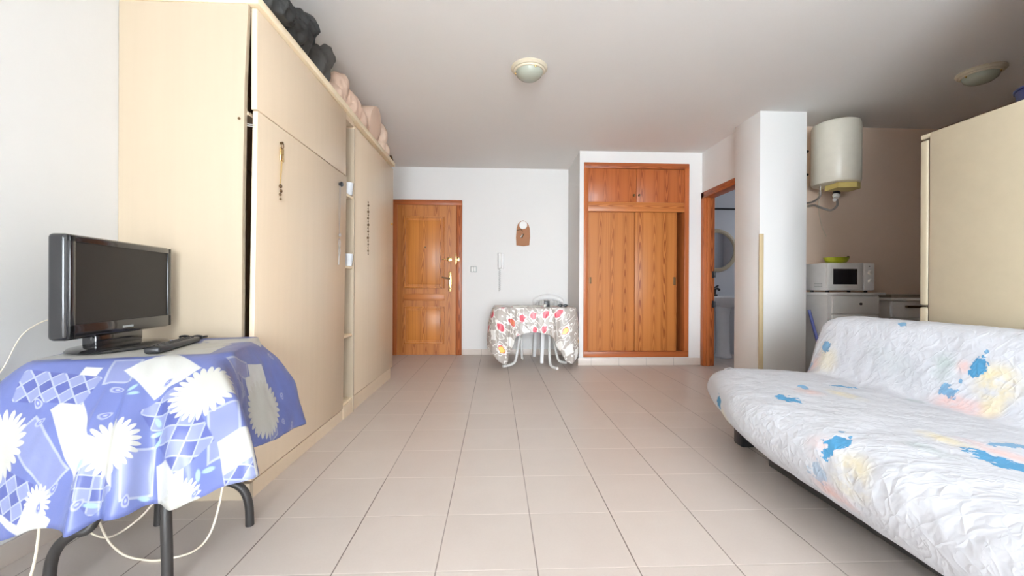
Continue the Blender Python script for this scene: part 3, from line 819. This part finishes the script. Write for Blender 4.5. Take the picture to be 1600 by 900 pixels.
for v_ in st.bm.verts: v_.co = TVM @ (v_.co + Vector((-.015, -.005, TTZ)))
st.done('stand', M_GLOSS, t)
t = thing('remote_control', 'black remote control lying in front of the television', 'remote', (-1.125, 1.49, TTZ))
RM = Matrix.Translation((-1.118, 1.475, TTZ + .004)) @ Matrix.Rotation(math.radians(105), 4, 'Z')
B().box(-.150, .150, -.022, .022, 0, .020, .007, 3, M=RM).done('body', M_BLACK, t)
b = B()
for i in range(11):
    for k in (-1, 0, 1): b.box(-.115 + i * .022 - .005, -.115 + i * .022 + .005, k * .012 - .004, k * .012 + .004, .019, .0225, .001, 1, M=RM)
b.done('button', M_GREYCLOTH, t)
t = thing('eyeglasses', 'small dark folded eyeglasses behind the remote control', 'glasses', (-1.21, 1.70, TTZ))
g = B()
for k in (-1, 1): g.tube([(-1.235 + k * .026 + .020 * math.cos(a), 1.715, TTZ + .010 + .006 * math.sin(a)) for a in [j * PI / 4 for j in range(8)]], .003, 8, 3, closed=True)
g.tube([(-1.243, 1.715, TTZ + .012), (-1.228, 1.715, TTZ + .012)], .003, 8)
g.done('rim', M_BLACK, t)
B().tube([(-1.281, 1.715, TTZ + .012), (-1.279, 1.735, TTZ + .010), (-1.20, 1.745, TTZ + .007)], .003, 8).tube([(-1.190, 1.715, TTZ + .012), (-1.192, 1.74, TTZ + .010), (-1.27, 1.752, TTZ + .007)], .003, 8).done('temple', M_BLACK, t)

# cables
def cable(pts, label, r=.0035): return solo('power_cable', B().tube(pts, r, 8, 8), M_CABLE, label, 'cable', pts[0])
cable([(-1.385, 1.45, .30), (-1.33, 1.44, .10), (-1.25, 1.42, .025), (-1.16, 1.41, .005), (-1.10, 1.41, .006), (-1.02, 1.425, .02), (-.97, 1.43, .07), (-.945, 1.44, .16), (-.935, 1.45, .28), (-.96, 1.46, .45), (-1.02, 1.47, .60), (-1.08, 1.48, .664)],
      'cream cable hanging in a wide loop to the floor under the small table')
cable([(-1.48, 1.52, .30), (-1.46, 1.52, .08), (-1.41, 1.51, .03), (-1.34, 1.51, .035), (-1.24, 1.52, .12), (-1.18, 1.53, .25), (-1.16, 1.53, .66)],
      'cream cable hanging in a short loop behind the front legs of the small table')
cable([(-1.28, 1.21, .36), (-1.285, 1.205, .20), (-1.30, 1.20, .10), (-1.335, 1.20, .03), (-1.39, 1.22, .005), (-1.47, 1.28, .005), (-1.56, 1.34, .005)],
      'cream cable dropping beside the front left leg of the small table')
cable([(-1.415, 1.50, .82), (-1.50, 1.52, .81), (-1.56, 1.53, .80), (-1.578, 1.49, .79), (-1.580, 1.43, .748), (-1.585, 1.39, .66), (-1.592, 1.36, .584), (-1.594, 1.30, .30), (-1.58, 1.25, .01)],
      'thin cream cable running from the back of the television down the left wall', .0018)

# ------------------------------------------------------------------ far folding table
def red_cloth_b():
    u, v, _ = coords('UV')
    c = mix(ntex(vec(u, v), 10, 2), srgb(160, 150, 142), srgb(182, 173, 166))
    q = .165
    x, y = rot2(u, v, .12)
    fx, fy = fract(x / q) - .5, fract(y / q) - .5
    wn = TREE.nodes.new('ShaderNodeTexWhiteNoise'); wn.noise_dimensions = '2D'
    put(wn.inputs['Vector'], vec(op('FLOOR', x / q), op('FLOOR', y / q)))
    r = X(wn.outputs[0])
    wob = ntex(vec(u, v), 32, 2) - .5
    dia = fabs(fx) + fabs(fy) + wob * .35
    vein = fabs(fract(ntex(vec(u, v), 9, 1) * 5.0) - .5)
    c = mix(below(vein - .075, .03), c, srgb(238, 236, 232))
    c = mix(below(dia - .44, .02) * step(r, .14, .16), c, srgb(236, 234, 230))
    blob = length(fx + wob * .4, fy + wob * .2) - .25
    c = mix(below(blob, .02) * step(r, .42, .44), c, srgb(208, 72, 90))
    c = mix(below(blob + .05, .02) * step(r, .80, .82), c, srgb(232, 206, 110))
    return dict(color=c, normal=bump(ntex(vec(u, v), 25, 3), .003, .3))
M_RCLOTH = mat('grey and red patterned oilcloth', rough=.35, build=red_cloth_b)
FC = (.455, 5.00); FZ = .685
t = thing('white_folding_table', 'white tube-legged folding table against the far wall', 'table', (FC[0], FC[1], 0))
B().prism([(x, y, FZ - .03) for x, y in rounded_rect(FC[0], FC[1], .46, .31, .08, 0, 80)], (0, 0, .027)).done('tabletop', M_WHITE, t)
for pts in ([(.33, 4.98, FZ - .03), (.30, 4.93, .40), (.245, 4.84, .10), (.215, 4.80, .035), (.15, 4.74, .016), (.085, 4.69, .016)],
            [(.29, 5.05, FZ - .03), (.31, 5.11, .40), (.33, 5.17, .10), (.335, 5.19, .035), (.345, 5.21, .016), (.35, 5.23, .016)],
            [(.62, 4.98, FZ - .03), (.635, 4.86, .40), (.625, 4.72, .10), (.632, 4.66, .03), (.66, 4.60, .016), (.69, 4.545, .016)],
            [(.66, 5.05, FZ - .03), (.70, 5.03, .40), (.745, 4.97, .10), (.775, 4.95, .03), (.82, 4.93, .016), (.86, 4.92, .016)]):
    B().tube(pts, .016, 12, 8).done('leg', M_WHITE, t)
B().tube([(.31, 5.0, .42), (.64, 4.95, .42)], .010, 10).done('crossbar', M_WHITE, t)
FH = [(-.06, 4.66, .20), (.02, 4.60, .10), (.10, 4.615, .050), (.135, 4.63, .055), (.16, 4.67, .16), (.20, 4.64, .26), (.235, 4.66, .35), (.31, 4.645, .385), (.40, 4.65, .405), (.50, 4.65, .400), (.60, 4.65, .375), (.66, 4.63, .33), (.70, 4.65, .24), (.75, 4.63, .17), (.80, 4.62, .085), (.86, 4.60, .06), (.915, 4.63, .10),
      (.965, 4.72, .20), (.962, 4.86, .25), (.967, 5.0, .45), (.967, 5.16, .46), (.955, 5.33, .46), (.80, 5.37, .47), (.60, 5.36, .46), (.40, 5.37, .42), (.2, 5.36, .36), (.0, 5.37, .25), (-.10, 5.30, .2), (-.095, 5.15, .28), (-.105, 5.0, .27), (-.09, 4.86, .24), (-.10, 4.76, .22)]
o = drape('patterned_tablecloth', FC[0], FC[1], FZ, .475, .325, .07, 0, FH, M_RCLOTH, flare=.62, wrinkle=.012, seed=11.0)
tag(o, 'grey tablecloth with red and white motifs on the white folding table by the far wall', 'tablecloth')
solo('black_box', B().box(.575, .64, 4.85, 4.90, FZ + .004, FZ + .075, .003), M_BLACK, 'small black box standing on the patterned tablecloth', 'box', (.61, 4.875, FZ))
solo('white_card', B().box(.566, .595, 4.82, 4.835, FZ + .004, FZ + .035, .001), M_PAPER, 'small white card in front of the black box', 'card', (.58, 4.83, FZ))
b = B().box(.22, .40, 4.80, 4.93, FZ + .004, FZ + .012, .001).box(.38, .54, 4.84, 4.97, FZ + .004, FZ + .009, .001)
solo('papers', B().box(.20, .37, 4.80, 4.93, FZ + .004, FZ + .014, .001), M_PAPER, 'grey-white booklet lying on the left half of the patterned tablecloth', 'booklet', (.29, 4.87, FZ))
solo('magazine', B().box(.39, .53, 4.82, 4.93, FZ + .004, FZ + .010, .001), M_PAPER, 'flat magazine between the booklet and the black box', 'magazine', (.46, 4.88, FZ))
t = thing('sunglasses', 'dark sunglasses lying on the right end of the patterned tablecloth', 'sunglasses', (.79, 4.82, FZ))
g = B()
for k in (-1, 1): g.sphere((.79 + k * .030, 4.80, FZ + .022), .026, .006, .018, u=14, v=8)
g.tube([(.775, 4.80, FZ + .028), (.79, 4.80, FZ + .031), (.805, 4.80, FZ + .028)], .003, 6)
g.done('lens', M_BLACK, t)
B().tube([(.735, 4.80, FZ + .025), (.735, 4.86, FZ + .022), (.742, 4.92, FZ + .006)], .003, 6).done('temple', M_BLACK, t)
B().tube([(.846, 4.80, FZ + .025), (.846, 4.86, FZ + .022), (.84, 4.92, FZ + .006)], .003, 6).done('temple', M_BLACK, t)

# white plastic chair behind the table
CHM = Matrix.Translation((.735, 5.215, 0)) @ Matrix.Rotation(math.radians(6), 4, 'Z')
t = thing('plastic_chair', 'white plastic garden chair pushed in behind the patterned table', 'chair', (.745, 5.215, 0))
seat = B().box(-.20, .20, -.20, .22, .40, .425, .012, 3, M=CHM).done('seat', M_WPLASTIC, t)
b = B()
zs = [(.0, .45), (.25, .60), (.5, .74), (.75, .80)]
arc = [(-.215 + .43 * k / 20, .215 + .03 * math.cos(PI * (k / 20 - .5)) , 0) for k in range(21)]
def back_pt(k, z): 
    x, y, _ = arc[k]
    return CHM @ Vector((x * (.92 + .08 * (z - .42) / .4), y + (z - .42) * .16, z))
tops = [.745 + .085 * math.sin(PI * k / 20) ** .6 for k in range(21)]
for k in range(20):
    zt0, zt1 = tops[k], tops[k + 1]
    for (a0, a1) in ((.42, .50), (None, None)):
        pass
def strip(b, k0, k1, z0f, z1f):
    rows = []
    for k in range(k0, k1 + 1): rows.append([back_pt(k, z0f(k)), back_pt(k, z1f(k))])
    b.grid(rows)
strip(b, 0, 20, lambda k: tops[k] - .075, lambda k: tops[k])
strip(b, 0, 20, lambda k: .42, lambda k: .48)
for k in range(0, 20, 2): strip(b, k, k + 1, lambda k: .48, lambda k: tops[k] - .075)
bk = b.done('backrest', M_WPLASTIC, t)
solidify(bk, .010, 0)
for (x, y, fx, fy) in ((-.18, -.18, -.20, -.225), (.18, -.18, .20, -.225), (-.18, .20, -.20, .235), (.18, .20, .20, .235)):
    p0, p1 = CHM @ Vector((x, y, .41)), CHM @ Vector((fx, fy, .0))
    lb = B()
    vs = []
    for p, w_ in ((p0, .024), (p1, .018)):
        vs.append([lb.bm.verts.new(p + CHM.to_3x3() @ Vector((a * w_, c * w_, 0))) for a, c in ((-1, -1), (1, -1), (1, 1), (-1, 1))])
    for k in range(4): lb.bm.faces.new((vs[0][k], vs[0][(k + 1) % 4], vs[1][(k + 1) % 4], vs[1][k]))
    lb.bm.faces.new(vs[0]); lb.bm.faces.new(list(reversed(vs[1])))
    lb.done('leg', M_WPLASTIC, t)

# ------------------------------------------------------------------ kitchen corner
t = thing('water_heater', 'white cylindrical water heater on the kitchen wall beside the pillar', 'water heater', (3.12, 3.72, 1.88))
hc = (3.175, 3.72, 0)
B().lathe([(0, 1.885), (.16, 1.885), (.182, 1.893), (.190, 1.912), (.190, 2.43), (.182, 2.452), (.16, 2.462), (0, 2.462)], hc, n=56).box(3.13, 3.27, 3.86, 3.969, 2.0, 2.4).done('tank', M_BOILER, t)
B().prism([(3.095, 3.60, 1.887), (3.245, 3.57, 1.887), (3.325, 3.62, 1.887), (3.325, 3.75, 1.887), (3.095, 3.75, 1.887)], (0, 0, -.05)).done('bottom_cover', M_YELLOW, t)
B().cyl((3.045, 3.74, 1.906), (3.045, 3.74, 1.84), .010, 12).done('outlet_pipe', M_CHROME, t)
B().tube([(3.045, 3.74, 1.845), (3.045, 3.745, 1.79), (3.035, 3.80, 1.755), (3.02, 3.88, 1.75), (3.01, 3.965, 1.765)], .009, 10).done('outlet_hose', M_STEEL, t)
v_ = B().sphere((3.20, 3.74, 1.80), .032, .03, .034).cyl((3.20, 3.74, 1.906), (3.20, 3.74, 1.80), .011, 12).cyl((3.18, 3.72, 1.77), (3.14, 3.69, 1.745), .016, 12)
v_.done('safety_valve', M_WPLASTIC, t)
B().lathe([(.026, .012), (.030, .012), (.030, -.012), (.026, -.012)], (3.20, 3.74, 1.815), (.4, .2, 1), 20).done('valve_band', M_BLACK, t)
B().tube([(3.20, 3.74, 1.775), (3.225, 3.76, 1.71), (3.20, 3.80, 1.67), (3.15, 3.85, 1.70), (3.12, 3.90, 1.735), (3.10, 3.965, 1.74)], .010, 10).done('inlet_hose', M_STEEL, t)
B().tube([(3.20, 3.95, 1.88), (3.21, 3.962, 1.70), (3.24, 3.962, 1.55), (3.28, 3.962, 1.46), (3.29, 3.962, 1.44)], .004, 8).done('power_cord', M_CABLE, t)
for z, lab in ((2.285, 'upper dark wall plug hole beside the water heater'), (2.055, 'lower dark wall plug hole beside the water heater')):
    solo('wall_plug', B().lathe([(0, .006), (.011, .005), (.013, 0)], (3.098, 3.97, z), (0, -1, 0), 16), M_BLACK, lab, 'wall plug', (3.098, 3.97, z))

t = thing('kitchen_cabinet', 'white low kitchen cabinet with drawers under the microwave', 'cabinet', (3.25, 3.76, 0))
B().box(2.985, 3.455, 3.575, 3.955, .06, .862).box(3.0, 3.44, 3.60, 3.95, 0, .06).done('body', M_WHITE, t)
B().box(2.955, 3.50, 3.545, 3.965, .862, .886, .004).done('top', M_WPLASTIC, t)
for z0, z1 in ((.695, .852), (.53, .685), (.36, .52)):
    dw = B().box(3.02, 3.45, 3.560, 3.5755, z0, z1, .003).done('drawer', M_WHITE, t)
    B().lathe([(0, .018), (.010, .017), (.012, .011), (.007, .004), (.007, 0)], (3.27, 3.560, (z0 + z1) / 2 + .01), (0, -1, 0), 16).done('knob', M_BLACK, dw)
B().box(3.02, 3.45, 3.560, 3.5755, .07, .35, .003).done('door', M_WHITE, t)
t = thing('microwave', 'white microwave oven with two round dials on the low kitchen cabinet', 'microwave', (3.22, 3.72, .886))
MX0, MX1, MY0, MY1, MZ0, MZ1 = 3.00, 3.445, 3.60, 3.87, .903, 1.155
B().box(MX0, MX1, MY0 + .02, MY1, MZ0, MZ1, .005).done('housing', M_WPLASTIC, t)
B().box(MX0 + .002, MX1 - .11, MY0, MY0 + .021, MZ0 + .004, MZ1 - .003, .005).done('door', M_WHITE, t)
B().box(MX0 + .055, MX1 - .165, MY0 - .0015, MY0 + .004, MZ0 + .055, MZ1 - .055, .001).done('window', M_GLASSD, t)
B().box(MX0 + .345, MX1 - .002, MY0, MY0 + .021, MZ0 + .004, MZ1 - .003, .004).done('control_panel', M_WPLASTIC, t)
for z in (MZ0 + .165, MZ0 + .085): B().lathe([(0, .020), (.019, .019), (.022, .010), (.022, 0)], (MX1 - .045, MY0, z), (0, -1, 0), 24).done('dial', M_WHITE, t)
B().box(MX1 - .055, MX1 - .045, MY0 - .0015, MY0 + .003, MZ1 - .035, MZ1 - .028).done('indicator', M_BLACK, t)
b = B()
for k in range(6):
    for j in range(3): b.box(MX0 - .001, MX0 + .003, MY0 + .06 + k * .016, MY0 + .07 + k * .016, MZ0 + .035 + j * .012, MZ0 + .041 + j * .012)
b.done('side_vent', M_GREYMARK, t)
for x_ in (MX0 + .04, MX1 - .04):
    for y_ in (MY0 + .05, MY1 - .04): B().cyl((x_, y_, .8865), (x_, y_, MZ0 + .001), .014, 12).done('foot', M_BLACK, t)
t = thing('green_bowl', 'lime green oval bowl on top of the microwave', 'bowl', (3.19, 3.72, MZ1))
B().lathe([(0, .002), (.065, .002), (.095, .014), (.118, .055), (.112, .055), (.09, .018), (0, .008)], (3.185, 3.72, MZ1), n=40, sy=.6).done('bowl_body', M_GREEN, t)
B().lathe([(.003, 0), (.004, .030), (.011, .038), (.011, .052), (0, .056)], (3.29, 3.73, MZ1 + .022), (.5, 0, 1), 12).done('pestle_end', M_BRASSD, t)
B().box(2.99, 2.999, 3.62, 3.68, 0, .03)
solo('broom', B().cyl((2.925, 3.72, .72), (2.985, 3.53, .0), .013, 12), M_BLUEH, 'blue broom handle leaning in the gap between the pillar and the kitchen cabinet', 'broom', (2.985, 3.53, 0))
solo('brown_patch', B().box(2.842, 2.95, 3.952, 3.969, 0, .885), M_BROWNB, 'brown patch on the wall in the gap behind the broom handle', 'board', (2.9, 3.96, 0))  # flat brown slab against the wall, carries the brown tone in the gap
t = thing('kitchen_counter', 'white kitchen counter with grey worktop in the dark kitchen corner', 'counter', (4.05, 3.82, 0))
B().box(3.68, 4.445, 3.69, 3.965, .10, .815).box(3.70, 4.445, 3.72, 3.965, 0, .10).done('body', M_WHITE, t)
B().box(3.66, 4.448, 3.655, 3.968, .838, .868, .003).done('worktop', M_GREYTOP, t)
B().box(3.662, 4.447, 3.652, 3.968, .812, .838, .003).done('edge_strip', M_WHITE, t)
for k in range(2):
    x0 = 3.69 + k * .375
    dw = B().box(x0, x0 + .365, 3.674, 3.6905, .655, .805, .003).done('drawer', M_WHITE, t)
    B().box(x0 + .12, x0 + .30, 3.650, 3.675, .745, .765, .004).done('handle', M_BRASSD, dw)
    dr = B().box(x0, x0 + .365, 3.674, 3.6905, .11, .645, .003).done('door', M_WHITE, t)
    B().box(x0 + .12, x0 + .30, 3.650, 3.675, .59, .61, .004).done('handle', M_BRASSD, dr)

# fridge
t = thing('fridge', 'tall cream fridge freezer standing behind the sofa', 'fridge', (2.60, 1.84, 0))
FX0, FX1 = 2.30, 2.89
B().box(FX0, FX1, 1.525, 2.093, .05, 1.751, .006).box(FX0 + .01, FX1 - .01, 1.54, 2.08, 0, .06).done('body', M_CREAM, t)
B().box(FX0 + .0005, FX1 - .0005, 2.085, 2.140, 1.724, 1.7505, .006, 3).done('top_cap', M_CREAM, t)
fd = B().box(FX0 + .001, FX1 - .001, 2.099, 2.143, .832, 1.718, .010, 3).done('fridge_door', M_CREAM, t)
fz = B().box(FX0 + .001, FX1 - .001, 2.099, 2.143, .06, .822, .010, 3).done('freezer_door', M_CREAM, t)
B().box(FX0 + .006, FX1 - .006, 2.092, 2.100, .06, 1.716).done('door_seal', M_CREAM_D, t)
B().box(FX1 - .09, FX1 - .06, 2.142, 2.175, 1.0, 1.55, .006).done('handle', M_CREAM, fd)
B().box(FX1 - .09, FX1 - .06, 2.142, 2.175, .45, .78, .006).done('handle', M_CREAM, fz)
t = thing('blue_tub', 'navy blue plastic tub on top of the fridge', 'tub', (2.50, 1.725, 1.7515))
B().lathe([(0, .001), (.105, .001), (.118, .01), (.128, .075), (.134, .079), (.134, .086), (.122, .086), (.112, .02), (0, .012)], (2.50, 1.725, 1.7515), n=40).done('tub_body', M_BLUE, t)

# ------------------------------------------------------------------ sofa bed with its cover
def cover_b():
    u, v, _ = coords('UV')                         # u along the sofa, v across it (metres along the cloth)
    c = mix(ntex(vec(u, v), 4, 3), srgb(200, 203, 210), srgb(211, 214, 221))
    wob = ntex(vec(u, v), 26, 3, .6)
    soft = ntex(vec(u, v), 9, 3, .6)
    fine = ntex(vec(u, v), 90, 2)
    for (cu, cv, ru, rv, col, k) in BLOTS_SOFT:
        dd = length((u - cu) / ru, (v - cv) / rv)
        f = fmin((1.0 - step(dd, .2, 1.15)) * step(soft + wob * .3, .40, .78) * k * .85, .85)
        c = mix(f, c, col)
    for (cu, cv, ru, rv, col, k) in BLOTS:
        dd = length((u - cu) / ru, (v - cv) / rv) + (wob - .5) * 2.4 + (fine - .5) * .6
        c = mix((1.0 - step(dd, .72, .86)) * k, c, col)
    w1 = 1.0 - fabs(ntex(vec(u * 2.2 + v * 1.4, v * .7 - u * .5), 8, 2, .5) * 2.0 - 1.0)
    w2 = 1.0 - fabs(ntex(vec(u * 1.6 - v * 1.2, v * .9 + u * .6 + 3.0), 8.5, 2, .5) * 2.0 - 1.0)
    wr = fmax(op('POWER', w1, 3.0), op('POWER', w2, 3.0))
    return dict(color=c, normal=bump(wr, .006, .42))
BL, PK, YL, GR = srgb(76, 146, 190), srgb(222, 188, 184), srgb(222, 208, 164), srgb(176, 190, 190)
BLOTS = []
BLOTS_SOFT = []
M_COVER_FN = cover_b
SY0, SY1 = .30, 2.47
def sofa_profile(y):
    e = max(0.0, (y - 1.75) / (SY1 - 1.75)) if y > 1.75 else 0.0       # the front draws in towards the far end
    fx = 1.075 + .225 * e ** 1.5
    hx = 1.235 + .18 * e ** 1.3
    hz = .142 - .012 * math.sin(y * 2.2) + .05 * e ** 2
    return [(hx, hz), (hx - .045 - .05 * (1 - e), hz + .07), (fx + .012, .29), (fx + .012, .375), (fx + .06, .420), (fx + .16, .437), (1.42, .440), (1.65, .432), (1.83, .418), (1.915, .415), (1.955, .45), (1.985, .54), (2.015, .64), (2.045, .715), (2.09, .748), (2.16, .755), (2.235, .742), (2.272, .70), (2.285, .60), (2.29, .45), (2.292, .30)]
def fr_noise(p): return noise.noise(p)
rows, uvs = [], []
ny = 200
ys = [SY0 + (SY1 - SY0) * i / ny for i in range(ny + 1)] + [None] * 10
for i, y in enumerate(ys):
    end = 0
    if y is None:
        end = (i - ny) / 10.0; y = SY1
    pr = crom([(a, 0, c) for a, c in sofa_profile(y)], 7)
    row, uv = [], []; acc = 0; prev = None
    for j, p in enumerate(pr):
        if prev is not None: acc += (p - prev).length
        prev = p
        q = Vector((p.x, y, p.z))
        # quilt wrinkles in the cloth itself
        n1 = noise.fractal(Vector((y * 7, acc * 9, 3)), .8, 2.0, 3)
        n2 = noise.noise(Vector((y * 20 + acc * 14, acc * 26 - y * 9, 7)))
        amp = .0045 * n1 + .0016 * (1 - abs(n2) * 2)
        k = pr[min(j + 1, len(pr) - 1)] - pr[max(j - 1, 0)]
        nn = Vector((-k.z, 0, k.x)).normalized()
        q += nn * amp
        yy = y + (.045 * math.sin(end * PI / 2) if end else 0)
        rim = max(0.0, (y - (SY1 - .10)) / .10)
        if end or rim > 0:                                  # rounds over and falls at the far end
            q.z -= .022 * rim ** 2.2 * (1 if q.z > .35 else 0)
        if end:
            k2 = 1 - math.cos(end * PI / 2)
            front = max(0.0, 1 - (q.x - 1.2) / .35) if q.z < .5 else 0.0
            q.z = q.z + (max(.19, q.z - .16) - q.z) * k2 if q.z > .19 else q.z
            q.x += .10 * min(1, front) * k2
        row.append(Vector((q.x, yy, q.z))); uv.append((y + end * .25, acc))
    rows.append(row); uvs.append(uv)
UVEND = uvs
BLOTS += [(2.05, .235, .045, .045, BL, 1), (1.735, .500, .075, .050, BL, 1), (1.945, .690, .040, .030, BL, .8), (1.999, .92, .025, .075, BL, .9), (1.300, .345, .040, .060, BL, 1), (1.345, .410, .012, .014, BL, .8), (1.335, .228, .05, .045, BL, .4),
          (1.090, .650, .100, .050, BL, 1), (1.200, .830, .030, .080, BL, .8), (1.620, 1.355, .036, .048, BL, 1), (1.710, 1.225, .045, .036, BL, .8), (1.609, 1.426, .010, .014, BL, .8), (1.669, 1.284, .014, .018, BL, .8),
          (2.396, 1.127, .030, .050, BL, .8), (2.49, 1.02, .035, .035, BL, .5), (2.008, 1.455, .040, .020, BL, .8), (.75, .40, .05, .06, BL, 1), (.60, 1.30, .05, .06, BL, .9)]
BLOTS_SOFT += [(1.21, .28, .09, .09, YL, 1), (1.30, .165, .10, .06, PK, 1), (1.34, .31, .07, .06, PK, .6), (1.678, 1.343, .035, .04, PK, 1.2), (1.64, 1.18, .13, .055, PK, 1.3), (1.55, 1.30, .10, .10, YL, 1.2), (1.54, 1.21, .05, .07, YL, .8), (1.78, 1.11, .06, .04, GR, .9), (1.17, .53, .10, .05, GR, .7),
               (1.15, .73, .14, .05, PK, 1), (1.25, .66, .10, .05, YL, .8), (1.81, .81, .13, .06, YL, .7), (1.85, .66, .10, .08, PK, .8), (1.75, 1.33, .07, .09, GR, 1), (2.37, 1.05, .10, .14, YL, .6), (2.45, 1.03, .05, .08, PK, .8), (2.0, .18, .12, .08, YL, .6), (1.98, 1.25, .2, .1, GR, .3)]
M_COVER = mat('white quilted cover with blue splashes', rough=.75, build=cover_b)
b = B(); b.grid(rows, uvs)
o = b.done('sofa_cover', M_COVER, sharp=180)
base_origin(o, (1.7, 1.38, .17)); solidify(o, .006, -1)
tag(o, 'white quilted sofa cover with blue and pastel splashes thrown over the sofa bed', 'cover')
t = thing('sofa_bed', 'sofa bed on black feet under the white quilted cover', 'sofa', (1.7, 1.38, 0))
B().box(1.350, 2.2, SY0 + .05, 1.98, .040, .232, .01).done('frame', M_DMETAL, t)
B().box(1.32, 1.96, SY0 + .03, SY1 - .08, .235, .395, .03, 3).done('seat_mattress', M_GREYCLOTH, t)
BMx = Matrix.Translation((2.03, 0, .40)) @ Matrix.Rotation(math.radians(13), 4, 'Y') @ Matrix.Translation((-2.03, 0, -.40))
B().box(2.0, 2.14, SY0 + .03, SY1 - .08, .40, .70, .03, 3, M=BMx).done('back_mattress', M_GREYCLOTH, t)
for y in (2.345, 1.72, .62):
    for x in (1.46, 2.10): B().box(x - .042, x + .042, y - .045, y + .045, 0, .0399 if y < 2 else .232, .012).done('foot', M_BLACK, t)
